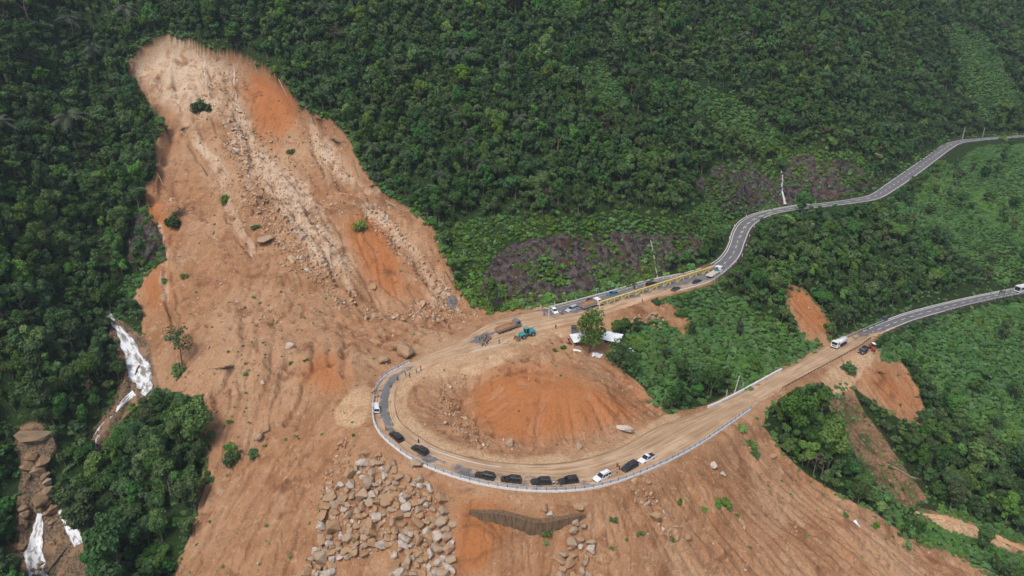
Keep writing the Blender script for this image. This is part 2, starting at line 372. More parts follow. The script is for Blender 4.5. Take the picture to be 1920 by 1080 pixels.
# ------------------------------------------------------------------ mesh and material helpers
def tag(o, label=None, cat=None, group=None, kind=None):
    if label: o["label"] = label
    if cat: o["category"] = cat
    if group: o["group"] = group
    if kind: o["kind"] = kind
    return o
def link(o, parent=None):
    COL.objects.link(o)
    if parent is not None: o.parent = parent
    return o
def mesh_np(name, V, Fq, mats=(), smooth=True, fmat=None):
    V = np.asarray(V, np.float32); Fq = np.asarray(Fq, np.int32); k = Fq.shape[1]
    me = bpy.data.meshes.new(name)
    me.vertices.add(len(V)); me.vertices.foreach_set("co", V.ravel())
    me.loops.add(Fq.size); me.loops.foreach_set("vertex_index", Fq.ravel())
    me.polygons.add(len(Fq)); me.polygons.foreach_set("loop_start", np.arange(0, Fq.size, k, dtype=np.int32))
    for m in mats: me.materials.append(m)
    if fmat is not None: me.polygons.foreach_set("material_index", np.asarray(fmat, np.int32))
    me.polygons.foreach_set("use_smooth", np.full(len(Fq), bool(smooth)))
    me.update(calc_edges=True); return me
def col_attr(me, name, RGB):
    at = me.attributes.new(name, 'FLOAT_COLOR', 'POINT'); n = len(me.vertices)
    c = np.ones((n, 4), np.float32); c[:, :3] = RGB; at.data.foreach_set("color", c.ravel())

class NT:
    """small shorthand for node trees"""
    def __init__(s, name, rough=.85, spec=.2):
        s.m = bpy.data.materials.new(name); s.m.use_nodes = True; s.t = s.m.node_tree; s.b = s.t.nodes["Principled BSDF"]
        s.b.inputs["Roughness"].default_value = rough; s.b.inputs["Specular IOR Level"].default_value = spec
    def n(s, typ, **kw):
        nd = s.t.nodes.new(typ)
        for k, v in kw.items(): setattr(nd, k, v)
        return nd
    def l(s, a, b): s.t.links.new(a, b)
    def put(s, sock, v):
        if isinstance(v, bpy.types.NodeSocket): s.l(v, sock)
        elif isinstance(v, (tuple, list)): sock.default_value = (*v[:3], 1) if len(sock.default_value) == 4 else v
        else: sock.default_value = v
    def pos(s): return s.n("ShaderNodeNewGeometry").outputs["Position"]
    def objco(s): return s.n("ShaderNodeTexCoord").outputs["Object"]
    def scale(s, v, sc):
        m = s.n("ShaderNodeMapping"); s.l(v, m.inputs[0]); m.inputs["Scale"].default_value = sc; return m.outputs[0]
    def noise(s, v, sc, det=5, rough=.55, dist=0.0):
        q = s.n("ShaderNodeTexNoise"); s.l(v, q.inputs["Vector"]); q.inputs["Scale"].default_value = sc; q.inputs["Detail"].default_value = det
        q.inputs["Roughness"].default_value = rough; q.inputs["Distortion"].default_value = dist; return q.outputs[0]
    def voro(s, v, sc, feat='F1'):
        q = s.n("ShaderNodeTexVoronoi", feature=feat); s.l(v, q.inputs["Vector"]); q.inputs["Scale"].default_value = sc; return q
    def math(s, op, a, b=0.0, c=0.0):
        q = s.n("ShaderNodeMath", operation=op)
        for i, v in enumerate((a, b, c)): s.put(q.inputs[i], v)
        return q.outputs[0]
    def ramp(s, v, lo, hi, a=0.0, b=1.0):
        q = s.n("ShaderNodeMapRange", interpolation_type='SMOOTHSTEP'); s.put(q.inputs[0], v)
        for i, x in enumerate((lo, hi, a, b)): s.put(q.inputs[i + 1], x)
        return q.outputs[0]
    def mix(s, f, a, b, mode='MIX'):
        q = s.n("ShaderNodeMix", data_type='RGBA', blend_type=mode); s.put(q.inputs[0], f); s.put(q.inputs[6], a); s.put(q.inputs[7], b); return q.outputs[2]
    def attr(s, name):
        q = s.n("ShaderNodeAttribute"); q.attribute_name = name; sp = s.n("ShaderNodeSeparateColor"); s.l(q.outputs["Color"], sp.inputs[0]); return sp.outputs
    def rand(s): return s.n("ShaderNodeObjectInfo").outputs["Random"]
    def bump(s, h, strength=.5, dist=.2):
        q = s.n("ShaderNodeBump"); q.inputs["Strength"].default_value = strength; q.inputs["Distance"].default_value = dist; s.l(h, q.inputs["Height"]); s.l(q.outputs[0], s.b.inputs["Normal"])
    def col(s, c): s.put(s.b.inputs["Base Color"], c); return s
def plain(name, c, rough=.6, metal=0.0, spec=.4, var=.12):
    t = NT(name, rough, spec); t.b.inputs["Metallic"].default_value = metal
    f = t.noise(t.objco(), 3.0, 4)
    t.col(t.mix(t.ramp(f, .3, .7), tuple(x * (1 - var) for x in c), tuple(min(1, x * (1 + var)) for x in c)))
    return t.m

# soil colours (real-world, linear)
SOIL, SOIL2, PALE, RED, MUD = (.405, .220, .114), (.275, .135, .064), (.58, .43, .285), (.40, .155, .055), (.60, .43, .275)
def mat_land():
    t = NT("land", .95, .1); p = t.pos(); A = t.attr("mA"); B = t.attr("mB")
    n_big = t.noise(p, .035, 5); n_mid = t.noise(p, .22, 6, .6); n_fine = t.noise(p, 1.6, 6, .65); n_grit = t.noise(p, 6.0, 4, .7)
    soil = t.mix(t.ramp(n_mid, .3, .72), SOIL2, SOIL)
    soil = t.mix(t.ramp(n_big, .42, .66), soil, (.44, .27, .155))
    soil = t.mix(t.math('MULTIPLY', t.ramp(t.noise(p, .55, 7, .7, .6), .52, .66), .6), soil, (.50, .355, .235)); soil = t.mix(t.math('MULTIPLY', t.ramp(t.noise(p, .8, 7, .72), .56, .68), .55), soil, (.17, .08, .042))
    soil = t.mix(t.math('MULTIPLY', B[1], t.ramp(n_mid, .15, .48)), soil, RED)
    pal = t.math('MULTIPLY', B[0], t.ramp(t.noise(p, .30, 6, .7), .34, .52))
    soil = t.mix(pal, soil, t.mix(t.ramp(n_fine, .35, .65), PALE, (.56, .44, .34)))
    wsh = t.attr("mC")[0]
    soil = t.mix(t.math('MULTIPLY', t.ramp(wsh, .58, .95), .55), soil, (.44, .27, .165)); soil = t.mix(t.math('MULTIPLY', t.ramp(wsh, .42, .05), .55), soil, (.20, .09, .042))
    soil = t.mix(t.math('MULTIPLY', t.ramp(n_fine, .54, .68), .65), soil, (.21, .10, .052))
    soil = t.mix(t.math('MULTIPLY', t.ramp(n_grit, .58, .66), .65), soil, (.50, .37, .26))
    deb = t.mix(t.ramp(n_fine, .4, .62), (.20, .105, .06), (.30, .19, .12))
    deb = t.mix(t.ramp(n_mid, .45, .6), deb, (.10, .095, .04))
    soil = t.mix(t.math('MULTIPLY', t.ramp(t.noise(p, .13, 6, .65, .8), .54, .68), .72), soil, (.18, .082, .038))
    soil = t.mix(B[2], soil, deb)
    bedc = t.mix(t.ramp(n_fine, .38, .6), (.075, .055, .038), (.24, .17, .11)); bedc = t.mix(t.ramp(n_mid, .5, .62), bedc, (.30, .19, .11))
    soil = t.mix(t.attr("mC")[1], soil, bedc)
    mudf = t.math('MULTIPLY', A[2], t.ramp(n_mid, .28, .55, .3, 1.0))
    soil = t.mix(mudf, soil, t.mix(t.ramp(n_fine, .3, .7), MUD, (.42, .25, .13)))
    veg = t.mix(t.ramp(n_fine, .35, .65), (.016, .030, .010), (.035, .062, .018))
    veg = t.mix(t.ramp(n_mid, .6, .75), veg, (.06, .05, .03))
    vr = t.voro(t.scale(p, (.5, .5, .28)), .9, 'F1').outputs["Distance"]
    rock = t.mix(t.ramp(t.noise(p, .5, 7, .7), .35, .65), (.018, .015, .015), (.120, .098, .092))
    rock = t.mix(t.ramp(n_mid, .52, .66), rock, (.085, .05, .034))
    rock = t.mix(t.ramp(n_fine, .64, .74), rock, (.23, .20, .185))
    c = t.mix(A[0], veg, soil); c = t.mix(A[1], c, rock); t.col(c)
    t.put(t.b.inputs["Roughness"], t.math('SUBTRACT', .95, t.math('MULTIPLY', mudf, .35)))
    h = t.math('ADD', t.math('MULTIPLY', n_fine, .8), t.math('ADD', t.math('MULTIPLY', n_grit, .25), t.math('MULTIPLY', t.math('MULTIPLY', vr, A[1]), 1.6)))
    t.bump(h, 1.0, .5); return t.m

# ------------------------------------------------------------------ terrain: one sheet, finest where the valley is nearest
def build_terrain():
    az = np.radians(np.concatenate([np.linspace(-88, -43, 24), np.linspace(-42, 42, 1060), np.linspace(43, 88, 24)]))
    rr = np.concatenate([np.linspace(6, 80, 16), np.geomspace(84, 200, 400), np.linspace(200.36, 345, 400), np.geomspace(346, 640, 200), np.geomspace(650, 1900, 34)])
    AZ, RR = np.meshgrid(az, rr); x = (RR * np.sin(AZ)).ravel(); y = (RR * np.cos(AZ)).ravel()
    z = ground(x, y)
    na, nr = len(az), len(rr); i = np.arange(na * nr).reshape(nr, na)
    Fq = np.stack([i[:-1, :-1], i[:-1, 1:], i[1:, 1:], i[1:, :-1]], -1).reshape(-1, 4)
    soil, rock, mud, pale, red, deb, bed = cover(x, y, z, ['soil', 'rock', 'mud', 'pale', 'red', 'debris', 'bed'])
    d = road_query(x, y)[0]
    soil = sstep(.12, .30, soil + .10 * fbm(x, y, 3.0, 3, 88))
    idx = road_query(x, y)[3]
    shoulder = sstep(2.4, 0.8, d) * sstep(33 * SUB, 31 * SUB, idx) * sstep(4.0 * SUB, 5.2 * SUB, idx)
    soil = np.maximum(soil, shoulder)
    ppx, ppy = project(x, y, z); pale = np.maximum(pale, .8 * sstep(16, 4, chute_d(ppx, ppy)) * sstep(600, 540, ppy))
    rock = sstep(.35, .6, rock + .28 * fbm(x, y, 7, 4, 33))
    far_sh = sstep(2.0, .5, d) * np.maximum(1 - sstep(33 * SUB, 31 * SUB, idx), sstep(5.2 * SUB, 4.0 * SUB, idx)); rock = np.maximum(rock, far_sh)
    # macro relief of the rock faces
    rk = np.where(rock > .02)[0]
    z2 = z.copy(); z2[rk] += rock[rk] * sstep(1, 5, d[rk]) * ((1 - np.abs(fbm(x[rk], y[rk], 9, 4, 77))) ** 2 * 3.0 - 1.5 + fbm(x[rk], y[rk], 2.2, 3, 78) * .7)
    me = mesh_np("terrain", np.stack([x, y, z2], 1), Fq, [mat_land()])
    nz = fbm(x, y, 12, 5, 81); nz2 = fbm(x, y, 5, 5, 83)
    mud = sstep(.34, .66, mud + .22 * nz + .15 * nz2); pale = sstep(.15, .95, pale + .5 * nz + .25 * nz2 - .08); red = sstep(.1, .95, red + .35 * nz)
    wash = np.full(len(x), .5); ins = (x > IX0) & (x < IX0 + ID * (INX - 2)) & (y > IY0) & (y < IY0 + ID * (INY - 2)); wash[ins] = sample_lin(WASH, IX0, IY0, ID, x[ins], y[ins])
    col_attr(me, "mA", np.stack([soil, rock, mud], 1)); col_attr(me, "mB", np.stack([pale, red, sstep(.2, .8, deb)], 1)); col_attr(me, "mC", np.stack([wash, sstep(.3, .7, bed), wash], 1))
    o = link(bpy.data.objects.new("terrain", me)); tag(o, kind="structure"); return o
TERRAIN = build_terrain()

# ------------------------------------------------------------------ the road
#           node: mud on (outer edge, middle, inner edge)
MUDT = {0:(.0,.0,.2),3:(.05,.05,.0),4:(.25,.1,.05),5:(.9,.45,.5),6:(1,.8,1),8:(1,1,1),11:(.8,.85,1),12:(.5,.6,1),13:(.42,.5,1),15:(.55,.42,1),16:(.85,.55,1),17:(1,.2,.95),18:(1,.12,1),19:(1,.08,1),20:(.9,.1,1),21:(.6,.3,1),22:(1,.9,1),23:(1,1,1),24:(1,.15,.75),25:(.9,.55,1),26:(.9,.7,1),27:(.05,.5,1),28:(0,.3,1),29:(0,.25,1),30:(0,.2,.95),31:(0,.12,.8),32:(0,.0,.2),33:(0,0,0),49:(0,0,0)}
_mk = sorted(MUDT); _mv = np.array([MUDT[k] for k in _mk])
def mud_at(i, l):
    a = [np.interp(i, _mk, _mv[:, j]) for j in range(3)]
    return np.where(l < .5, a[0] + (a[1] - a[0]) * l * 2, a[1] + (a[2] - a[1]) * (l * 2 - 1))
def mat_road():
    t = NT("asphalt", .9, .25); p = t.pos(); A = t.attr("mR")
    nf = t.noise(p, 2.5, 6, .65); nm = t.noise(p, .28, 5, .6); st = t.noise(p, .12, 4)
    asp = t.mix(t.ramp(nm, .35, .7), (.105, .108, .115), (.165, .166, .172))
    asp = t.mix(t.ramp(nf, .4, .75), asp, (.19, .185, .18))
    lane = t.noise(t.scale(A[1], (1, 1, 1)), 5, 2)
    asp = t.mix(t.math('MULTIPLY', t.ramp(lane, .5, .62), .35), asp, (.20, .195, .19))
    m = t.math('ADD', A[0], t.math('MULTIPLY', t.math('SUBTRACT', t.math('ADD', t.math('MULTIPLY', nm, .75), t.math('MULTIPLY', t.noise(p, .7, 6, .7), .5)), .62), 1.1))
    f = t.ramp(m, .36, .56)
    mud = t.mix(t.ramp(st, .4, .62), (.40, .27, .165), (.52, .365, .235)); mud = t.mix(t.ramp(nf, .45, .7), mud, (.38, .25, .15))
    cv = t.n('ShaderNodeCombineXYZ'); t.put(cv.inputs[0], t.math('MULTIPLY', A[1], 15.0)); t.put(cv.inputs[1], t.math('MULTIPLY', A[2], 55.0)); rut = t.noise(cv.outputs[0], 1.0, 5, .6)
    mud = t.mix(t.math('MULTIPLY', t.ramp(rut, .50, .62), .75), mud, (.265, .165, .092)); mud = t.mix(t.math('MULTIPLY', t.ramp(rut, .46, .36), .6), mud, (.58, .42, .275))
    t.col(t.mix(f, asp, mud)); t.put(t.b.inputs["Roughness"], t.math('SUBTRACT', .9, t.math('MULTIPLY', f, .25)))
    t.bump(t.math('ADD', nf, t.math('MULTIPLY', f, .8)), .5, .06); return t.m
def build_road():
    A = catmull(RA, 24); B = catmull(RB, 24); n = len(A); nl = 15
    l = np.linspace(0, 1, nl); V = A[:, None, :] + (B - A)[:, None, :] * l[None, :, None]
    crown = (1 - (2 * l - 1) ** 2) * .06; V[..., 2] = ((A + B)[:, 2] / 2)[:, None] + crown[None, :]
    idx = np.repeat(np.arange(n) / 24.0, nl).reshape(n, nl); L = np.broadcast_to(l, (n, nl))
    m = mud_at(idx.ravel(), L.ravel())
    V = np.concatenate([V, V[:, :1] - [0, 0, .5], V[:, -1:] - [0, 0, .5]], 1)   # side skirts
    order = [nl] + list(range(nl)) + [nl + 1]; V = V[:, order]; nn = nl + 2
    mm = m.reshape(n, nl); mm = np.concatenate([mm[:, :1], mm, mm[:, -1:]], 1)
    ll = np.concatenate([L[:, :1], L, L[:, -1:]], 1)
    i = np.arange(n * nn).reshape(n, nn); Fq = np.stack([i[:-1, :-1], i[1:, :-1], i[1:, 1:], i[:-1, 1:]], -1).reshape(-1, 4)
    me = mesh_np("road", V.reshape(-1, 3), Fq[:, ::-1], [mat_road()])
    ii = np.concatenate([idx[:, :1], idx, idx[:, -1:]], 1)
    col_attr(me, "mR", np.stack([mm.ravel(), ll.ravel(), ii.ravel() / 50], 1))
    return tag(link(bpy.data.objects.new("road", me)), kind="structure")
ROAD = build_road()
# ------------------------------------------------------------------ foliage
def leaf_mat(name, dark, light, hue=.10, trans=.22, vv=.75):
    t = NT(name, .62, .25); A = t.attr("leaf"); p = t.pos(); r = t.rand()
    c = t.mix(A[0], dark, light)
    big = t.noise(p, .028, 4)
    c = t.mix(t.ramp(big, .40, .66), c, t.mix(.5, c, tuple(x * y for x, y in zip(light, (1.25, 1.1, .7)))))
    h = t.n("ShaderNodeHueSaturation"); t.put(h.inputs["Hue"], t.math('ADD', .5 - hue * .3, t.math('MULTIPLY', r, hue * .55)))
    t.put(h.inputs["Saturation"], t.math('ADD', .78, t.math('MULTIPLY', t.math('FRACT', t.math('MULTIPLY', r, 7.3)), .30)))
    t.put(h.inputs["Value"], t.math('ADD', 1.0 - vv * .5, t.math('MULTIPLY', t.math('FRACT', t.math('MULTIPLY', r, 13.7)), vv)))
    t.put(h.inputs["Color"], c); t.col(h.outputs[0])
    tr = t.n("ShaderNodeBsdfTranslucent"); t.l(h.outputs[0], tr.inputs[0]); mx = t.n("ShaderNodeMixShader"); mx.inputs[0].default_value = trans
    out = t.t.nodes["Material Output"]; t.l(t.b.outputs[0], mx.inputs[1]); t.l(tr.outputs[0], mx.inputs[2]); t.l(mx.outputs[0], out.inputs[0])
    return t.m
M_LEAF = leaf_mat("forest leaves", (.034, .085, .022), (.085, .185, .046))
M_LEAF2 = leaf_mat("light leaves", (.055, .125, .022), (.135, .265, .048))
M_SCRUB = leaf_mat("vine leaves", (.075, .200, .050), (.150, .330, .090), .05, .22, .5)
M_BRIGHT = leaf_mat("roadside vine leaves", (.060, .135, .014), (.135, .260, .034), .06, .22, .5)
M_PALM = leaf_mat("palm fronds", (.055, .080, .055), (.13, .165, .115), .03)
M_DRY = leaf_mat("dry twigs", (.055, .042, .03), (.12, .095, .07), .03, .05)
M_BARK = plain("bark", (.13, .11, .085), .9)

def leaf_cloud(r, clumps, per, size, up=.45, fill=.35):
    """quads strewn over the outside of clumps: (centre, radii) -> V, F, tone"""
    Vs, Ts = [], []
    for c, rad in clumps:
        n = per; d = r.normal(size=(n, 3)); d[:, 2] = d[:, 2] * .9 + up * .6; d /= np.linalg.norm(d, axis=1)[:, None]
        rr = (1 - fill * r.random(n) ** 1.6)[:, None]; p = c + d * rad * rr * (1 + .10 * r.normal(size=(n, 1)))
        nrm = d + r.normal(size=(n, 3)) * .55 + [0, 0, up]; nrm /= np.linalg.norm(nrm, axis=1)[:, None]
        a = np.cross(nrm, r.normal(size=(n, 3))); a /= np.linalg.norm(a, axis=1)[:, None] + 1e-9; b = np.cross(nrm, a)
        s = (size * (.6 + .8 * r.random(n)))[:, None]; el = (.5 + .4 * r.random(n))[:, None]
        q = np.stack([p - a * s, p - b * s * el + nrm * s * .15, p + a * s, p + b * s * el + nrm * s * .15], 1)
        Vs.append(q.reshape(-1, 3)); tone = np.clip(r.random() * .55 + r.random(n) * .5, 0, 1); Ts.append(np.repeat(tone, 4))
    V = np.concatenate(Vs); T = np.concatenate(Ts); return V, np.arange(len(V)).reshape(-1, 4), T
def crown_clumps(r, kind):
    out = []
    if kind == 0:   spec = (11, .62, .62, .75, .40)
    elif kind == 1: spec = (12, .48, 1.05, 1.05, .36)
    elif kind == 2: spec = (12, .78, .30, .70, .34)
    elif kind == 3: spec = (9, .66, .70, .85, .30)
    elif kind == 4: spec = (15, .72, .55, .65, .33)
    else:           spec = (11, .34, 1.25, 1.2, .30)
    n, sp, vz, cz, rad = spec
    for i in range(n):
        d = r.normal(size=3); d /= np.linalg.norm(d); k = r.random() ** .45
        c = np.array([d[0] * sp * k, d[1] * sp * k, cz + d[2] * vz * k])
        out.append((c, np.array([1, 1, .82]) * rad * (.65 + .6 * r.random())))
    return out
def crown_mesh(name, seed, kind, per, size, mat):
    r = np.random.default_rng(seed); V, F, T = leaf_cloud(r, crown_clumps(r, kind), per, size)
    me = mesh_np(name, V, F, [mat], smooth=False); col_attr(me, "leaf", np.stack([T] * 3, 1)); return me
def tube(P, R, k=7):
    P = np.asarray(P, float); R = np.broadcast_to(R, len(P)); V, F = [], []
    T = np.gradient(P, axis=0); T /= np.linalg.norm(T, axis=1)[:, None] + 1e-9
    for i, (p, t) in enumerate(zip(P, T)):
        a = np.cross(t, [0.31, .95, .05] if abs(t[1]) < .9 else [1, 0, 0]); a /= np.linalg.norm(a); b = np.cross(t, a)
        for j in range(k):
            w = 2 * math.pi * j / k; V.append(p + R[i] * (a * math.cos(w) + b * math.sin(w)))
    for i in range(len(P) - 1):
        for j in range(k): F.append((i * k + j, i * k + (j + 1) % k, (i + 1) * k + (j + 1) % k, (i + 1) * k + j))
    return np.array(V), np.array(F)
def join_tubes(L, k=6):
    Vs, Fs, o = [], [], 0
    for P, R in L:
        v, f = tube(P, R, k); Vs.append(v); Fs.append(f + o); o += len(v)
    return np.concatenate(Vs), np.concatenate(Fs)
def trunk_mesh(name, seed, h=1.9):
    r = np.random.default_rng(seed); L = []
    w = r.normal(size=2) * .05
    main = [np.array([w[0] * t * t * 2, w[1] * t * t * 2, -.25 + (h + .2) * t]) for t in np.linspace(0, 1, 6)]
    L.append((main, np.linspace(.085, .03, 6)))
    for i in range(5):
        t = .5 + .09 * i; b = main[int(t * 5)]; a = r.random() * 6.28; q = [b, b + np.array([math.cos(a) * .25, math.sin(a) * .25, .18]), b + np.array([math.cos(a) * .52, math.sin(a) * .52, .45])]
        L.append((q, [.04, .028, .012]))
    V, F = join_tubes(L); return mesh_np(name, V, F, [M_BARK])
TR_H = .72      # clear trunk under the crown, in crown radii
FAR, NEAR, TRUNKS = [], [], []
for k in range(6):
    mt = M_LEAF2 if k == 3 else M_LEAF
    FAR.append(crown_mesh("forest_crown", 100 + k, k, 92, .120, mt)); FAR.append(crown_mesh("forest_crown", 130 + k, (k + 1) % 6, 88, .122, M_LEAF))
    NEAR.append(crown_mesh("crown", 200 + k, k, 300, .074, mt)); NEAR.append(crown_mesh("crown", 230 + k, k, 280, .076, M_LEAF if k != 1 else M_LEAF2))
    TRUNKS.append(trunk_mesh("trunk", 300 + k))
def with_trunk(me, tk):      # crown lifted onto its trunk, one mesh for the mass of the forest
    nv = len(me.vertices); V = np.zeros(nv * 3, np.float32); me.vertices.foreach_get("co", V); V = V.reshape(-1, 3) + [0, 0, TR_H]
    c = np.zeros(nv * 4, np.float32); me.attributes["leaf"].data.foreach_get("color", c); c = c.reshape(-1, 4)[:, :3]
    v2, f2 = tube([(0, 0, -.3), (0, 0, .6), (.03, 0, 1.6)], [.08, .06, .03], 5)
    m = mesh_np("forest_tree", np.concatenate([V, v2]), np.concatenate([np.arange(nv).reshape(-1, 4), f2 + nv]), [me.materials[0], M_BARK], False, np.concatenate([np.zeros(nv // 4), np.ones(len(f2))]))
    col_attr(m, "leaf", np.concatenate([c, np.zeros((len(v2), 3))])); return m
def bush_mesh(name, seed, mat, per=90, n=6, size=.17, flat=.55):
    r = np.random.default_rng(seed); cl = []
    for i in range(n):
        a = r.random() * 6.28; k = r.random() ** .6 * .8
        cl.append((np.array([math.cos(a) * k, math.sin(a) * k, .12 + .38 * r.random() * (1.1 - k)]), np.array([.42, .42, .42 * flat / .55]) * (.5 + .75 * r.random())))
    V, F, T = leaf_cloud(r, cl, per, size, .35, .75); V[:, 2] *= flat / .55
    me = mesh_np(name, V, F, [mat], False); col_attr(me, "leaf", np.stack([T] * 3, 1)); return me
def strand_mesh(name, seed, mat, n=26):      # tangle of stems and twigs
    r = np.random.default_rng(seed); L = []
    for i in range(n):
        a = r.random() * 6.28; b = np.array([r.normal() * .35, r.normal() * .35, .05]); l = .5 + .7 * r.random()
        L.append(([b, b + np.array([math.cos(a) * l * .5, math.sin(a) * l * .5, .16 + .2 * r.random()]), b + np.array([math.cos(a) * l, math.sin(a) * l, .05 + .3 * r.random()])], [.026, .02, .01]))
    V, F = join_tubes(L, 4); me = mesh_np(name, V, F, [mat], False); col_attr(me, "leaf", np.repeat(r.random(len(V))[:, None], 3, 1)); return me

def scatter(name, P, rot, scl, pick, meshes, label, cat, kind="stuff"):
    """a mass nobody could count: points that carry copies of a few meshes"""
    P = np.asarray(P, np.float32); n = len(P)
    c = bpy.data.collections.new(name + "_kinds")
    for i, m in enumerate(meshes):
        o = bpy.data.objects.new("%s_kind_%02d" % (name, i), m); c.objects.link(o)
    me = bpy.data.meshes.new(name); me.vertices.add(n); me.vertices.foreach_set("co", P.ravel())
    for nm, arr in (("rot", rot), ("scl", scl)):
        at = me.attributes.new(nm, 'FLOAT_VECTOR', 'POINT'); at.data.foreach_set("vector", np.asarray(arr, np.float32).ravel())
    at = me.attributes.new("pick", 'INT', 'POINT'); at.data.foreach_set("value", np.asarray(pick, np.int32))
    o = link(bpy.data.objects.new(name, me)); tag(o, label, cat, kind=kind)
    g = bpy.data.node_groups.new(name, 'GeometryNodeTree')
    g.interface.new_socket("Geometry", in_out='INPUT', socket_type='NodeSocketGeometry'); g.interface.new_socket("Geometry", in_out='OUTPUT', socket_type='NodeSocketGeometry')
    N = g.nodes; gi = N.new("NodeGroupInput"); go = N.new("NodeGroupOutput"); mp = N.new("GeometryNodeMeshToPoints"); ip = N.new("GeometryNodeInstanceOnPoints")
    ci = N.new("GeometryNodeCollectionInfo"); ci.inputs["Collection"].default_value = c; ci.inputs["Separate Children"].default_value = True; ci.inputs["Reset Children"].default_value = True
    def na(nm, dt):
        q = N.new("GeometryNodeInputNamedAttribute"); q.data_type = dt; q.inputs["Name"].default_value = nm; return q.outputs["Attribute"]
    L = g.links.new
    e2r = N.new("FunctionNodeEulerToRotation"); L(na("rot", 'FLOAT_VECTOR'), e2r.inputs[0])
    L(gi.outputs[0], mp.inputs[0]); L(mp.outputs[0], ip.inputs["Points"]); L(ci.outputs[0], ip.inputs["Instance"]); ip.inputs["Pick Instance"].default_value = True
    L(na("pick", 'INT'), ip.inputs["Instance Index"]); L(e2r.outputs[0], ip.inputs["Rotation"]); L(na("scl", 'FLOAT_VECTOR'), ip.inputs["Scale"]); L(ip.outputs[0], go.inputs[0])
    md = o.modifiers.new("scatter", 'NODES'); md.node_group = g; return o

# ------------------------------------------------------------------ where things grow
def jitter_grid(x0, x1, y0, y1, s, r):
    gx = np.arange(x0, x1, s); gy = np.arange(y0, y1, s); X, Y = np.meshgrid(gx, gy)
    X = X + r.uniform(-.48, .48, X.shape) * s; Y = Y + r.uniform(-.48, .48, Y.shape) * s; return X.ravel(), Y.ravel()
def in_frame(x, y, m=140):
    z = base_h(x, y); px, py = project(x, y, z); return (px > -m) & (px < 1920 + m) & (py > -220) & (py < 1080 + 200), px, py
def visible(x, y, z):
    n = len(x); out = np.ones(n, bool); t = np.linspace(.35, .985, 46)[None, :]
    for a in range(0, n, 3000):
        s = slice(a, a + 3000); G = base_fast(x[s, None] * t, y[s, None] * t); Z = CAMH + (z[s, None] - CAMH) * t
        out[s] = ~(G > Z + .5).any(1)
    return out
_roadpoly = [(a, b) for a, b, _, _ in RN] + [(c, d) for _, _, c, d in RN[::-1]]
MASK['road'] = _raster([[(a, b) for a, b, _, _ in RN[i:i + 2]] + [(c, d) for _, _, c, d in RN[i:i + 2][::-1]] for i in range(len(RN) - 1)])
def px_mask(names, px, py): return [sample_lin(MASK[n], MX0, MY0, MD, px, py) for n in names]

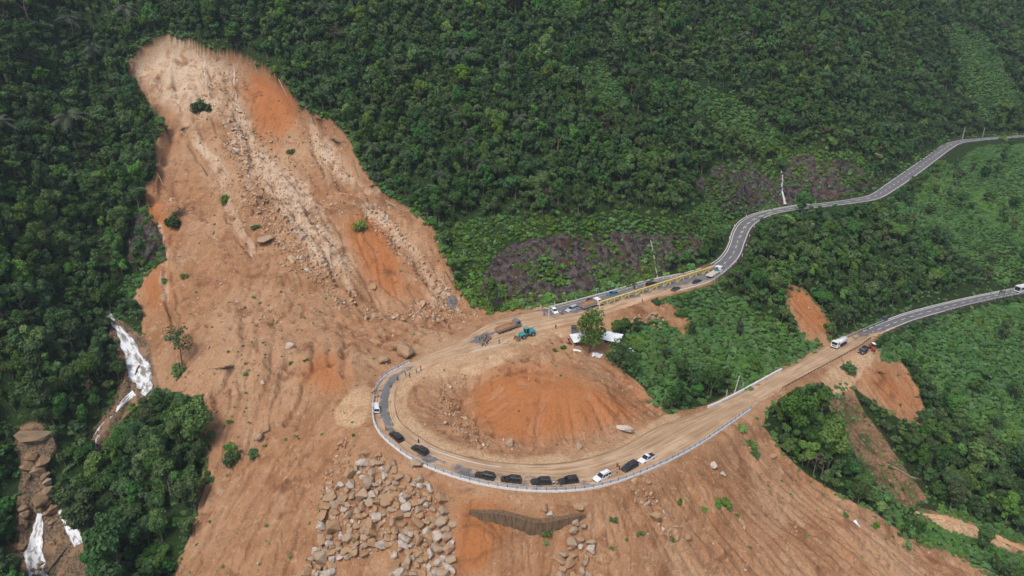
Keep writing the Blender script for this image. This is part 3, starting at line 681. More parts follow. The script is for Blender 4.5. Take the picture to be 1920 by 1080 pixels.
def grow():
    r = np.random.default_rng(21)
    x, y = jitter_grid(-330, 620, 100, 660, 2.55, r)
    ok, px, py = in_frame(x, y); x, y = x[ok], y[ok]
    d = road_query(x, y)[0]; z = ground(x, y)
    px, py = project(x, y, z)
    soil, rock, scrub, deb = cover(x, y, z, ['soil', 'rock', 'scrub', 'debris'], 15)
    R = 1.25 + 2.5 * r.random(len(x)) ** 2.0
    R *= np.where(r.random(len(x)) < .09, 1.55, 1.0)
    em = (r.random(len(x)) < .035) & (px > 420); R[em] *= 1.5
    left = (px < 420) & (py > 120); R[left] *= 1.2
    grove = (px < 400) & (py > 720); R[grove] *= 1.25
    grove2 = (px > 1400) & (px < 1740) & (py > 700); R[grove2] *= 1.05
    far = py < 60; R[far] *= 1.1
    keep_p = np.clip(1.3 * (2.4 / R) ** 2 * .8, 0, 1)
    rockv = rock + .3 * fbm(x, y, 7, 4, 33)
    tree = (soil < .42) & (rockv < .40) & (d > 3.6) & (r.random(len(x)) < keep_p)
    rq_ = road_query(x, y); tree &= ~((rq_[3] > 45 * SUB) & (d < 11) & (rq_[2] > .5))
    sc = scrub > .45; tree &= ~sc | (r.random(len(x)) < .045)
    hs = .85 + .5 * r.random(len(x))
    for it in range(5):          # a crown that would hide road or bare slope which the photo shows is lower
        tx, ty = project(x, y, z + R * (TR_H + 1.5) * hs); so, ro = px_mask(['soil', 'road'], tx, ty); bad = (so > .5) | (ro > .3)
        for fr in (.45, .72): ro, = px_mask(['road'], *project(x, y, z + R * (TR_H + 1.5) * hs * fr)); bad |= ro > .3
        R = np.where(bad, R * .72, R); hs = np.where(bad, hs * .88, hs)
    tree &= R > .75
    T = dict(x=x[tree], y=y[tree], z=z[tree], R=R[tree], hs=hs[tree], px=px[tree], py=py[tree])
    # low growth: vine-covered slopes, forest floor near edges, rock ledges
    x, y = jitter_grid(-330, 620, 100, 660, 1.15, r)
    ok, px, py = in_frame(x, y); x, y = x[ok], y[ok]
    d = road_query(x, y)[0]; z = ground(x, y); px, py = project(x, y, z)
    soil, rock, scrub, deb, pale, scar = cover(x, y, z, ['soil', 'rock', 'scrub', 'debris', 'pale', 'scar'], 13)
    rockv = rock + .3 * fbm(x, y, 7, 4, 33)
    n = len(x); u = r.random(n)
    s1 = (scrub > .4) & (soil < .45) & (rockv < .52) & (d > 1.4) & (u < .95)
    s2 = (scrub <= .4) & (soil < .5) & (rockv < .62) & (d > 1.4) & (u < .22)
    edge = (soil > .12) & (soil < .66) & (d > 2.5) & (u < .6)
    rim = (scar > .04) & (soil < .30) & (d > 4) & (px < 900) & (py < 600) & (u < .75); edge |= rim
    on_rock = (rockv >= .5) & (d > 1.2) & (u < .12 + .80 * (fbm(x, y, 9, 3, 91) > -.22)) & (soil < .4)
    weed = (soil > .6) & (d > 2.5) & (u < .012 * (1 + 6 * (fbm(x, y, 25, 3, 92) > .25))) & (px > 330)
    debr = (deb > .4) & (u < .62)
    m = s1 | s2 | edge | on_rock | weed | debr
    rq_ = road_query(x, y); m &= ~((rq_[3] > 45 * SUB) & (d < 9) & (rq_[2] > .5))
    R = .65 + .8 * r.random(n) ** 2.6; R = np.where(weed, .25 + .35 * r.random(n), R); R = np.where(edge & ~s1, .5 + .6 * r.random(n), R); R = np.where(rim, .7 + 1.1 * r.random(n), R); R = np.where(debr, .4 + .6 * r.random(n), R)
    for it in range(4):
        tx, ty = project(x, y, z + R * 1.0); ro, = px_mask(['road'], tx, ty); R = np.where(ro > .3, R * .6, R)
    m &= R > .2
    foot = (py > 400) & (py < 590) & (px > 850) & (px < 1330) & (rq_[2] < .5) & (d < 6); R = np.where(foot, R * (1.2 + .9 * r.random(n)), R)
    bright = (py > 270) & (py < 590) & (px > 840) & (px < 1650) & (py < 560 - (px - 900) * .16 + 30) & (fbm(x, y, 16, 3, 95) > -.35)
    B = dict(x=x[m], y=y[m], z=z[m], R=R[m], bright=bright[m], deb=debr[m], px=px[m], py=py[m])
    return T, B
TREES, BUSH = grow()

def build_vegetation():
    r = np.random.default_rng(5); T = TREES; n = len(T['x'])
    slope_vis = visible(T['x'], T['y'], T['z'] + T['R'] * 2)
    dist = np.sqrt(T['x'] ** 2 + T['y'] ** 2 + (CAMH - T['z']) ** 2)
    inside = (T['px'] > 5) & (T['px'] < 1915) & (T['py'] > 15) & (T['py'] < 1105)
    score = T['R'] / dist * slope_vis * inside
    top = np.argsort(-score)[:285]; single = np.zeros(n, bool); single[top] = True
    rest = np.where(~single)[0]; k = len(rest)
    protos = [with_trunk(m, None) for m in FAR]; protos.append(with_trunk(crown_mesh('forest_crown', 190, 3, 34, .085, M_DRY), None)); pick = r.integers(0, len(protos) - 1, k); pick[r.random(k) < .012] = len(protos) - 1
    rot = np.stack([r.normal(0, .06, k), r.normal(0, .06, k), r.random(k) * 6.28], 1)
    scl = np.stack([T['R'][rest], T['R'][rest], T['R'][rest] * T['hs'][rest]], 1) * (.92 + .16 * r.random((k, 1)))
    scatter("forest", np.stack([T['x'][rest], T['y'][rest], T['z'][rest]], 1), rot, scl, pick, protos,
            "dense dark green forest covering the mountainside above the roads", "forest")
    # low growth
    B = BUSH; P = np.stack([B['x'], B['y'], B['z'] - .08], 1)
    def low(name, m, meshes, label, cat, tilt=.25):
        i = np.where(m)[0]; k = len(i); rr = B['R'][i][:, None]
        scatter(name, P[i], np.stack([r.normal(0, tilt, k), r.normal(0, tilt, k), r.random(k) * 6.28], 1), rr * np.concatenate([np.ones((k, 2)), .7 + .7 * r.random((k, 1))], 1), r.integers(0, len(meshes), k), meshes, label, cat)
    low("vines", ~B['bright'] & ~B['deb'], [bush_mesh("vine_clump", 400 + i, M_SCRUB if i < 5 else M_LEAF2, 110, 11, .105, .50) for i in range(6)], "low green vines and scrub blanketing the open slopes", "vines")
    low("roadside_undergrowth", B['bright'] & ~B['deb'], [bush_mesh("undergrowth_clump", 420 + i, M_BRIGHT if i < 4 else M_SCRUB) for i in range(6)], "bright green creepers over the rock cut above the upper road", "undergrowth")
    low("slide_litter", B['deb'], [strand_mesh("litter_tangle", 440 + i, M_DRY) for i in range(4)] + [bush_mesh("litter_clump", 450 + i, M_SCRUB if i else M_LEAF, 60, 5) for i in range(4)], "flattened dry stems and torn plants lying in the brown gully", "debris", .4)
    # the trees that show largest, one by one
    def where(px, py):
        if px < 420 and py > 730: return ("dark grove between the stream and the bare slope", "grove between the stream and the bare slope")
        if px < 420: return ("forest left of the landslide scar", "forest left of the landslide")
        if px > 1380 and py > 690 and px < 1760: return ("grove just below the muddy lower road", "grove below the lower road")
        if px > 1600 and py > 690: return ("valley side at the lower right", "valley side at lower right")
        if px > 1160 and py > 500 and py < 760: return ("slope between the hairpin's two legs", "slope between the two road legs")
        if px > 1380 and py > 380: return ("hill between the far roads", "hill between the far roads")
        return ("forest above the upper road's rock cut", "forest above the rock cut")
    looks = ("rounded dark green broadleaf tree", "tall oval broadleaf tree", "flat-topped spreading broadleaf tree", "pale green open-crowned tree", "wide many-clumped broadleaf tree", "slender column-shaped tree")
    for q in top:
        kk = int(r.integers(0, len(NEAR))); R, hs = float(T['R'][q]), float(T['hs'][q])
        e = link(bpy.data.objects.new("broadleaf_tree", None)); e.empty_display_size = .5
        e.location = (T['x'][q], T['y'][q], T['z'][q]); e.scale = (R, R, R * hs); e.rotation_euler = (r.normal(0, .05), r.normal(0, .05), r.random() * 6.28)
        w, g = where(T['px'][q], T['py'][q]); tag(e, looks[kk // 2] + " in the " + w, "tree", looks[kk // 2] + "s, " + g)
        c = link(bpy.data.objects.new("crown", NEAR[kk]), e); c.location = (0, 0, TR_H)
        link(bpy.data.objects.new("trunk", TRUNKS[kk // 2]), e)
build_vegetation()
# ------------------------------------------------------------------ small builders
class MB:
    def __init__(s): s.V, s.F, s.M, s.mi = [], [], [], 0
    def mat(s, i): s.mi = i; return s
    def add(s, V, F):
        o = len(s.V); s.V += [tuple(v) for v in V]; s.F += [tuple(int(a) + o for a in f) for f in F]; s.M += [s.mi] * len(F); return s
    def box(s, c, d, ch=0.0, rz=0.0, ry=0.0):
        x, y, z = d[0] / 2, d[1] / 2, d[2] / 2; R = (Euler((0, ry, rz)).to_matrix()) if (rz or ry) else None
        if ch <= 0: V = [(-x, -y, -z), (x, -y, -z), (x, y, -z), (-x, y, -z), (-x, -y, z), (x, -y, z), (x, y, z), (-x, y, z)]; F = [(0, 3, 2, 1), (4, 5, 6, 7), (0, 1, 5, 4), (1, 2, 6, 5), (2, 3, 7, 6), (3, 0, 4, 7)]
        else:
            k = ch; V = []
            for zz, ins in ((-z, k), (-z + k, 0), (z - k, 0), (z, k)):
                V += [(-x + ins, -y + ins, zz), (x - ins, -y + ins, zz), (x - ins, y - ins, zz), (-x + ins, y - ins, zz)]
            F = [(0, 3, 2, 1), (12, 13, 14, 15)]
            for l in range(3):
                for j in range(4): F.append((l * 4 + j, l * 4 + (j + 1) % 4, l * 4 + 4 + (j + 1) % 4, l * 4 + 4 + j))
        V = [(Vector(v) if R is None else R @ Vector(v)) + Vector(c) for v in V]; return s.add(V, F)
    def loft(s, secs, caps=True):
        n = len(secs[0]); V = [p for q in secs for p in q]; F = []
        for i in range(len(secs) - 1):
            for j in range(n): F.append((i * n + j, i * n + (j + 1) % n, (i + 1) * n + (j + 1) % n, (i + 1) * n + j))
        if caps: F.append(tuple(range(n))[::-1]); F.append(tuple((len(secs) - 1) * n + j for j in range(n)))
        return s.add(V, F)
    def cyl(s, c, r, h, axis='y', k=18, r2=None):
        r2 = r if r2 is None else r2; secs = []
        for t, q in ((-.5, r), (.5, r2)):
            ring = []
            for j in range(k):
                a = 2 * math.pi * j / k; u, v = math.cos(a) * q, math.sin(a) * q; w = h * t
                ring.append({'x': (w, u, v), 'y': (u, w, v), 'z': (u, v, w)}[axis])
            secs.append([tuple(Vector(p) + Vector(c)) for p in ring])
        return s.loft(secs)
    def bar(s, a, b, w=.08, h=None):
        a, b = Vector(a), Vector(b); h = h or w; d = (b - a); L = d.length; d.normalize(); up = Vector((0, 0, 1)) if abs(d.z) < .95 else Vector((1, 0, 0))
        sd = d.cross(up).normalized(); u = sd.cross(d); q = lambda p: [p - sd * w / 2 - u * h / 2, p + sd * w / 2 - u * h / 2, p + sd * w / 2 + u * h / 2, p - sd * w / 2 + u * h / 2]
        return s.loft([q(a), q(b)])
    def tube(s, P, R, k=6): v, f = tube(P, R, k); return s.add(v, f)
    def mesh(s, name, mats, smooth=False):
        me = bpy.data.meshes.new(name); me.from_pydata(s.V, [], s.F); bm = bmesh.new(); bm.from_mesh(me); bmesh.ops.recalc_face_normals(bm, faces=bm.faces); bm.to_mesh(me); bm.free()
        for m in (mats if isinstance(mats, (list, tuple)) else [mats]): me.materials.append(m)
        me.polygons.foreach_set("material_index", np.array(s.M, np.int32))
        if smooth: me.polygons.foreach_set("use_smooth", np.ones(len(me.polygons), bool))
        return me
    def build(s, name, mats, parent=None, smooth=False): return link(bpy.data.objects.new(name, s.mesh(name, mats, smooth)), parent)
def empty(name, loc=(0, 0, 0), rz=0.0):
    o = link(bpy.data.objects.new(name, None)); o.location = loc; o.rotation_euler = (0, 0, rz); o.empty_display_size = .5; return o
def copy_tree(o, parent=None):
    c = o.copy(); COL.objects.link(c)
    if parent is not None: c.parent = parent
    for ch in [q for q in bpy.data.objects if q.parent == o]: copy_tree(ch, c)
    return c
CHILD = {}
def copy_thing(o):       # a thing, its parts and their sub-parts
    c = o.copy(); COL.objects.link(c)
    for ch in o.children:
        d = ch.copy(); COL.objects.link(d); d.parent = c
        for g in ch.children:
            e = g.copy(); COL.objects.link(e); e.parent = d
    return c
def gloss(name, c, rough=.35, metal=0.0):
    t = NT(name, rough, .5); f = t.noise(t.objco(), 1.8, 5); dirt = t.ramp(t.noise(t.objco(), 5, 4), .5, .75)
    cc = t.mix(t.math('MULTIPLY', dirt, .22), c, (.30, .20, .12)); t.col(t.mix(t.ramp(f, .3, .7, 0, .12), cc, (.4, .36, .3))); t.b.inputs["Metallic"].default_value = metal; return t.m
P_BLACK, P_WHITE, P_SILVER, P_BLUE, P_DKGREEN, P_GREY = gloss("black paint", (.012, .013, .016)), gloss("white paint", (.78, .79, .80)), gloss("silver paint", (.50, .52, .55)), gloss("blue paint", (.03, .16, .30)), gloss("dark green paint", (.022, .045, .042)), gloss("dark grey paint", (.05, .06, .075))
P_TEAL, P_RED, P_YELLOW, P_STEELGREY = gloss("teal paint", (.03, .30, .33), .5), gloss("red paint", (.42, .035, .02), .5), gloss("yellow paint", (.80, .58, .12), .5), gloss("grey truck paint", (.13, .15, .18), .5)
M_GLASS = NT("car glass", .08, .6).col((.015, .02, .025)).m
M_TYRE = plain("tyre rubber", (.022, .021, .02), .85); M_RIM = plain("wheel rim", (.34, .34, .35), .4, .6); M_LAMP = plain("headlamp lens", (.75, .76, .78), .2); M_TAIL = plain("tail lamp lens", (.35, .02, .015), .3)
M_DARKSTEEL = plain("dark steel", (.05, .05, .055), .6, .3); M_PLASTIC = plain("black plastic", (.03, .03, .032), .7)
M_LOAD = plain("loose soil load", (.34, .165, .08), .95, 0, .1, .3); M_TARP = plain("white tarpaulin", (.74, .77, .80), .5); M_CONC = plain("pale concrete", (.50, .49, .46), .85, 0, .2, .2); M_CONCW = plain("white-painted concrete", (.66, .67, .66), .8, 0, .2, .15)
M_GALV = plain("galvanised steel", (.56, .59, .62), .45, .35); M_RUST = plain("rusty steel", (.22, .12, .08), .8, .2); M_WHITE = plain("white enamel", (.76, .76, .74), .5)

# ------------------------------------------------------------------ cars
def wheel(parent, x, y, r=.36, w=.24, k=20):
    m = MB(); m.cyl((0, 0, 0), r, w, 'y', k); t = m.mesh("wheel", M_TYRE)
    return t
WHEELS = {}
def wheels(root, spots, r, w):
    key = (r, w)
    if key not in WHEELS:
        t = MB(); secs = []
        for yy, q in ((-w / 2, r * .72), (-w / 2, r * .93), (-w * .32, r), (w * .32, r), (w / 2, r * .93), (w / 2, r * .72)):
            secs.append([(math.cos(2 * math.pi * j / 20) * q, yy, math.sin(2 * math.pi * j / 20) * q) for j in range(20)])
        t.loft(secs)
        rm = MB(); rm.cyl((0, 0, 0), r * .62, w * 1.06, 'y', 14); rm.cyl((0, 0, 0), r * .2, w * 1.2, 'y', 8)
        WHEELS[key] = (t.mesh("wheel", M_TYRE, True), rm.mesh("rim", M_RIM))
    for x, y in spots:
        o = link(bpy.data.objects.new("wheel", WHEELS[key][0]), root); o.location = (x, y, r); link(bpy.data.objects.new("rim", WHEELS[key][1]), o)
def sec(x, w, zs, ws): return [(x, w * b, z) for z, b in zip(zs, ws)] + [(x, -w * b, z) for z, b in list(zip(zs, ws))[::-1]]
CARS = {}
def make_car(kind, paint):
    root = empty("car")
    Lf, w, zb, rise, r = {'suv': (2.42, .95, 1.08, 1.82, .39), 'hatch': (2.0, .86, .96, 1.50, .32), 'sedan': (2.25, .88, .94, 1.45, .33), 'pickup': (2.65, .93, 1.06, 1.80, .39)}[kind]
    ws = (.90, .99, 1.0, .95); zl = .30 if kind in ('suv', 'pickup') else .22
    st = [(-Lf, .86, zb - .10, zl + .15), (-Lf + .12, .96, zb - .02, zl + .02), (-Lf * .6, 1, zb, zl), (0, 1, zb, zl), (Lf * .42, 1, zb - .02, zl), (Lf * .75, .98, zb - .13, zl), (Lf - .16, .92, zb - .22, zl + .02), (Lf, .74, zb - .34, zl + .14)]
    m = MB(); m.loft([sec(x, w * k, (z0, z0 + .14, z1 - .16, z1), ws) for x, k, z1, z0 in st]); m.build("body", paint, root, False)
    # cabin shell: tapered, raked screens
    x0, x1, xr0, xr1 = {'suv': (-Lf + .06, Lf * .40, -Lf + .34, Lf * .06), 'hatch': (-Lf + .08, Lf * .48, -Lf + .42, Lf * .08), 'sedan': (-Lf * .74, Lf * .42, -Lf * .40, Lf * .06), 'pickup': (-Lf * .22, Lf * .42, -Lf * .14, Lf * .10)}[kind]
    g = MB(); wb, wt = w * .93, w * .76
    B = [(x0, wb, zb - .02), (x1, wb, zb - .05), (x1, -wb, zb - .05), (x0, -wb, zb - .02)]; T = [(xr0, wt, rise - .06), (xr1, wt, rise - .06), (xr1, -wt, rise - .06), (xr0, -wt, rise - .06)]
    g.loft([B, T]); g.build("cabin", paint, root)
    def pane(name, a, b, c, d, shrink=.10, off=.012):
        q = [Vector(p) for p in (a, b, c, d)]; cc = sum(q, Vector()) / 4; n = (q[1] - q[0]).cross(q[3] - q[0]).normalized()
        if n.dot(cc - Vector((0, 0, zb + .2))) < 0: n = -n
        q = [p + (cc - p) * shrink for p in q]; p2 = MB(); p2.loft([[p - n * .01 for p in q], [p + n * off for p in q]]); p2.build(name, M_GLASS, root)
    pane("windscreen", B[1], B[2], T[2], T[1], .07); pane("rear_window", B[3], B[0], T[0], T[3], .12)
    lp = lambda a, b, t: tuple(Vector(a).lerp(Vector(b), t))
    cut = (0, .34, .66, 1) if kind == 'suv' else (0, .5, 1)
    for s in (0, 1):
        b0, b1, t0, t1 = (B[0], B[1], T[0], T[1]) if s == 0 else (B[3], B[2], T[3], T[2])
        for a, b in zip(cut[:-1], cut[1:]): pane("side_window", lp(b0, b1, a), lp(b0, b1, b), lp(t0, t1, b), lp(t0, t1, a), .12)
    rf = MB(); rf.loft([[(xr0 - .06, wt * .99, rise - .07), (xr1 + .08, wt * .99, rise - .07), (xr1 + .08, -wt * .99, rise - .07), (xr0 - .06, -wt * .99, rise - .07)], [(xr0 + .1, wt * .86, rise), (xr1 - .1, wt * .86, rise), (xr1 - .1, -wt * .86, rise), (xr0 + .1, -wt * .86, rise)]]); rf.build("roof", paint, root)
    for s in (-1, 1):
        if kind == 'suv': q = MB(); q.bar((xr0 + .1, s * wt * .8, rise + .05), (xr1 - .2, s * wt * .8, rise + .05), .05); q.build("roof_rail", M_PLASTIC, root)
        q = MB(); q.box((Lf - .14, s * w * .68, zb - .42), (.2, .36, .16), .03); q.build("headlight", M_LAMP, root)
        q = MB(); q.box((-Lf + .03, s * w * .78, zb - .25), (.12, .2, .3), .02); q.build("tail_light", M_TAIL, root)
        q = MB(); q.box((x1 - .35, s * (w + .12), zb + .02), (.14, .2, .16), .03); q.build("mirror", paint, root)
    q = MB(); q.box((Lf - .04, 0, zl + .2), (.2, w * 1.45, .2), .04); q.build("bumper", M_PLASTIC, root); q = MB(); q.box((-Lf + .02, 0, zl + .22), (.16, w * 1.6, .2), .04); q.build("bumper", M_PLASTIC, root)
    if kind == 'pickup':
        q = MB(); xb0, xb1 = -Lf + .14, -Lf * .26; q.box(((xb0 + xb1) / 2, 0, zb + .012), (xb1 - xb0, w * 1.66, .03)); q.build("cargo_bed", M_PLASTIC, root)
        for s in (-1, 1): q = MB(); q.box(((xb0 + xb1) / 2, s * w * .9, zb + .07), (xb1 - xb0, .09, .14)); q.build("bed_rail", paint, root)
    wheels(root, [(Lf * .60, w * .88), (Lf * .60, -w * .88), (-Lf * .62, w * .88), (-Lf * .62, -w * .88)], r, .25)
    return root
def heading(x, y, dpx, dpy):
    px, py = project(x, y, place_z(x, y)); a, b = hit([px - dpx, px + dpx], [py - dpy, py + dpy]); return math.atan2(b[1] - a[1], b[0] - a[0])
def stand(o, p, rz, tilt=True, along=2.0, dz=0.0):
    """set a thing on the ground at p with the ground's slope under it"""
    c, s = math.cos(rz), math.sin(rz); x, y = p[0], p[1]
    f = lambda u, v: top_z(x + c * u - s * v, y + s * u + c * v)
    if tilt:
        zf, zb_, zl, zr = f(along, 0), f(-along, 0), f(0, .9), f(0, -.9)
        pitch = -math.atan2(zf - zb_, 2 * along); roll = math.atan2(zl - zr, 1.8); z = (zf + zb_ + zl + zr) / 4
    else: pitch = roll = 0; z = f(0, 0)
    o.location = (x, y, z + dz); o.rotation_euler = (roll, pitch, rz); return o
def top_z(x, y):
    d, rz, l, i = [float(q[0]) for q in road_query([x], [y])]
    if d <= 0.001: return rz + (1 - (2 * l - 1) ** 2) * .06
    return place_z(x, y)
DONE = {}
def car(kind, paint, px, py, dpx, dpy, label, cat, name, group):
    key = (kind, paint.name)
    if key not in DONE: o = DONE[key] = make_car(kind, paint)
    else: o = copy_thing(DONE[key])
    o.name = name; p = onto(px, py); stand(o, p, heading(p[0], p[1], dpx, dpy)); tag(o, label, cat, group); return o
GR1, GR2 = "cars parked round the hairpin bend", "cars on the upper road by the rock cut"
car('suv', P_WHITE, 704, 769, -1, -7, "white car highest on the left curve of the hairpin, alone beside the guardrail", "car", "parked_car", GR1)
car('suv', P_BLACK, 743, 823, -8, -7, "black car on the left curve, the first one after the white car", "car", "parked_car", GR1)
car('suv', P_BLACK, 787, 848, -9, -5, "black car on the left curve with a person standing just uphill of it", "car", "parked_car", GR1)
car('suv', P_BLACK, 909, 897, -9, -2, "leftmost black car of the four in a row at the hairpin's lowest point", "car", "parked_car", GR1)
car('suv', P_BLACK, 958, 904, -9, -1, "black car with two people standing over its bonnet", "car", "parked_car", GR1)
car('suv', P_BLACK, 1014, 908, -9, 0, "black car at the very bottom of the bend, left of two people in pale shirts", "car", "parked_car", GR1)
car('suv', P_BLACK, 1065, 906, -9, 1, "black car right of two people in pale shirts at the bend's lowest point", "car", "parked_car", GR1)
car('suv', P_WHITE, 1128, 898, -8, 4, "white car between the row of black cars and a group of three people", "car", "parked_car", GR1)
car('suv', P_BLACK, 1180, 880, -8, 4, "black car behind the white pickup, beside three standing people", "car", "parked_car", GR1)
car('pickup', P_WHITE, 1212, 864, -8, 4, "white pickup truck with a dark cargo bed parked by the guardrail", "pickup truck", "pickup_truck", GR1)
car('hatch', P_WHITE, 1040, 586, 5, 6, "white car on dark asphalt beside a white pole on the upper road", "car", "parked_car", GR2)
car('suv', P_SILVER, 1072, 583, -7, 3, "silver car parked just left of the loaded dump truck", "car", "parked_car", GR2)
car('sedan', P_BLACK, 1107, 567, 7, -3, "black car half hidden behind the orange-loaded dump truck", "car", "parked_car", GR2)
car('hatch', P_BLUE, 1148, 554, -6, 1, "bright blue car at the foot of the overgrown rock cut", "car", "parked_car", GR2)
car('suv', P_DKGREEN, 1223, 536, 7, -2, "dark green car beside a red traffic barrel under the rock cut", "car", "parked_car", GR2)
car('sedan', P_GREY, 1268, 545, 7, -3, "grey car behind the railing, nearer the muddy stretch of the upper road", "car", "parked_car", GR2)
car('sedan', P_BLACK, 1307, 531, 7, -4, "dark car just behind the white flatbed truck with the blue crane", "car", "parked_car", GR2)
car('sedan', P_GREY, 1076, 620, 0, 6, "dark grey car facing the camera on the gravel near the white tarpaulin shelter", "car", "parked_car", GR2)
car('sedan', P_GREY, 1656, 601, -5, 3, "small dark car driving down the clean asphalt of the lower road", "car", "moving_car", None)

# ------------------------------------------------------------------ trucks and machines
def cab(root, x, w, z0, h, l, paint, name="cab"):
    m = MB(); hw = w / 2
    m.loft([[(x - l / 2, hw, z0), (x + l / 2, hw, z0), (x + l / 2, -hw, z0), (x - l / 2, -hw, z0)], [(x - l / 2, hw, z0 + h * .45), (x + l / 2 + .02, hw, z0 + h * .45), (x + l / 2 + .02, -hw, z0 + h * .45), (x - l / 2, -hw, z0 + h * .45)],
            [(x - l / 2, hw * .95, z0 + h * .95), (x + l / 2 - .22, hw * .95, z0 + h * .95), (x + l / 2 - .22, -hw * .95, z0 + h * .95), (x - l / 2, -hw * .95, z0 + h * .95)], [(x - l / 2 + .1, hw * .85, z0 + h), (x + l / 2 - .4, hw * .85, z0 + h), (x + l / 2 - .4, -hw * .85, z0 + h), (x - l / 2 + .1, -hw * .85, z0 + h)]])
    c = m.build(name, paint, root)
    q = MB(); q.box((x + l / 2 - .075, 0, z0 + h * .68), (.05, w * .84, h * .40), 0, 0, -math.atan2(.24, h * .5)); q.build("windscreen", M_GLASS, c)
    for s in (-1, 1):
        q = MB(); q.box((x + .1, s * (hw * .985), z0 + h * .66), (l * .5, .05, h * .32)); q.build("side_window", M_GLASS, c)
        q = MB(); q.box((x + l / 2 + .03, s * hw * .72, z0 + h * .16), (.08, .36, .2), .02); q.build("headlight", M_LAMP, c)
        q = MB(); q.box((x + l / 2 - .05, s * (hw + .16), z0 + h * .7), (.1, .12, .5), .02); q.build("mirror", M_PLASTIC, c)
    q = MB(); q.box((x + l / 2 + .035, 0, z0 + h * .30), (.06, w * .6, h * .16)); q.build("grille", M_PLASTIC, c)
    q = MB(); q.box((x + l / 2 + .04, 0, z0 - .08), (.22, w, .3), .04); q.build("bumper", M_DARKSTEEL, c)
    return c
def chassis(root, x0, x1, w=.9, z=.85):
    m = MB()
    for s in (-1, 1): m.box(((x0 + x1) / 2, s * w / 2, z), (x1 - x0, .12, .26))
    for t in np.linspace(x0 + .4, x1 - .4, 6): m.box((t, 0, z), (.14, w - .12, .2))
    m.box((0.2, -1.0, z - .12), (1.1, .55, .5), .06); m.box((0.2, 1.0, z - .12), (1.1, .55, .5), .06); m.build("chassis", M_DARKSTEEL, root)
def open_box(root, name, x0, x1, w, z0, h, mat, t=.09):
    m = MB(); cx = (x0 + x1) / 2; l = x1 - x0
    m.box((cx, 0, z0 + t / 2), (l, w, t))
    for s in (-1, 1):
        m.box((cx, s * (w / 2 - t / 2), z0 + t + h / 2), (l, t, h))
        for k in np.linspace(x0 + .3, x1 - .3, 7): m.box((k, s * (w / 2 + .035), z0 + t + h / 2), (.1, .066, h - .02))
    for e in (x0 + t / 2, x1 - t / 2): m.box((e, 0, z0 + t + h / 2), (t, w - 2 * t - .004, h))
    return m.build(name, mat, root)
def heap(root, name, x0, x1, w, z0, top, mat, seed=0):
    nx, ny = 16, 9; V = []; r = np.random.default_rng(seed)
    for i in range(nx):
        for j in range(ny):
            u, v = i / (nx - 1), j / (ny - 1); e = min(u, 1 - u, .30) / .30 * min(v, 1 - v, .4) / .4
            V.append((x0 + (x1 - x0) * u, (v - .5) * w, z0 + top * e ** .7 * (.75 + .35 * r.random())))
    F = [(i * ny + j, (i + 1) * ny + j, (i + 1) * ny + j + 1, i * ny + j + 1) for i in range(nx - 1) for j in range(ny - 1)]
    return MB().add(V, F).build(name, mat, root)
def dump_truck(paint, bedmat, long=False):
    root = empty("dump_truck"); L = 8.8 if long else 7.6; xb0, xb1 = -L / 2, L / 2 - 2.15
    chassis(root, -L / 2 + .1, L / 2 - .3); cab(root, L / 2 - .95, 2.35, .75, 2.15, 1.8, paint)
    h = .75 if long else 1.15; b = open_box(root, "tipper_bed", xb0, xb1, 2.45, 1.15, h, bedmat); heap(b, "soil_load", xb0 + .1, xb1 - .1, 2.25, 1.15 + h * .62, .75 if long else .85, M_LOAD, 4)
    q = MB(); q.box((xb1 + .12, 0, 1.9), (.12, 2.3, 1.5)); q.build("headboard", bedmat, root)
    sp = [(L / 2 - 1.1, 1.05), (L / 2 - 1.1, -1.05)] + [(x, s * 1.0) for x in (-L / 2 + .95, -L / 2 + 2.2) + ((L / 2 - 2.5,) if long else ()) for s in (-1, 1)]
    wheels(root, sp, .52, .42); return root
def put(o, px, py, dpx, dpy, label, cat, name=None, group=None, along=2.6):
    p = onto(px, py); stand(o, p, heading(p[0], p[1], dpx, dpy), True, along); tag(o, label, cat, group)
    if name: o.name = name
    return o
put(dump_truck(P_STEELGREY, plain("dusty truck bed", (.30, .22, .16), .8), True), 953, 620, 9, -3.2, "grey-cabbed truck heaped with soil, tail toward the crowd on the upper road", "truck", "loaded_truck")
put(dump_truck(P_WHITE, plain("worn grey tipper", (.30, .26, .24), .7)), 1108, 577, 9, -2.8, "white-cabbed dump truck with an orange soil load by the yellow girder's end", "truck", "dump_truck")
def tank_truck():
    root = empty("tank_truck"); L = 8.2; chassis(root, -L / 2 + .1, L / 2 - .3); cab(root, L / 2 - .95, 2.4, .75, 2.2, 1.85, P_WHITE)
    secs = []
    for x, k in ((-L / 2 + .1, .82), (-L / 2 + .3, 1), (0, 1), (L / 2 - 2.9, 1), (L / 2 - 2.7, .82)):
        secs.append([(x, 1.12 * k * math.cos(a), 2.12 + .92 * k * math.sin(a)) for a in np.linspace(0, 2 * math.pi, 22, endpoint=False)])
    t = MB().loft(secs).build("tank", P_WHITE, root, True)
    q = MB(); q.box((-.8, 0, 3.06), (4.2, .5, .06)); q.cyl((-1.5, 0, 3.13), .32, .18, 'z', 14); q.cyl((.1, 0, 3.13), .32, .18, 'z', 14); q.build("hatch", M_GALV, t)
    for s in (-1, 1): q = MB(); q.box((-.8, s * 1.16, 1.25), (4.6, .16, .36), .03); q.build("side_guard", M_DARKSTEEL, root)
    wheels(root, [(L / 2 - 1.1, 1.05), (L / 2 - 1.1, -1.05)] + [(x, s * 1.0) for x in (-L / 2 + .95, -L / 2 + 2.2) for s in (-1, 1)], .52, .42); return root
put(tank_truck(), 1573, 650, -9, 5, "white tank truck coming down the muddy lower road", "tank truck", "tank_truck")
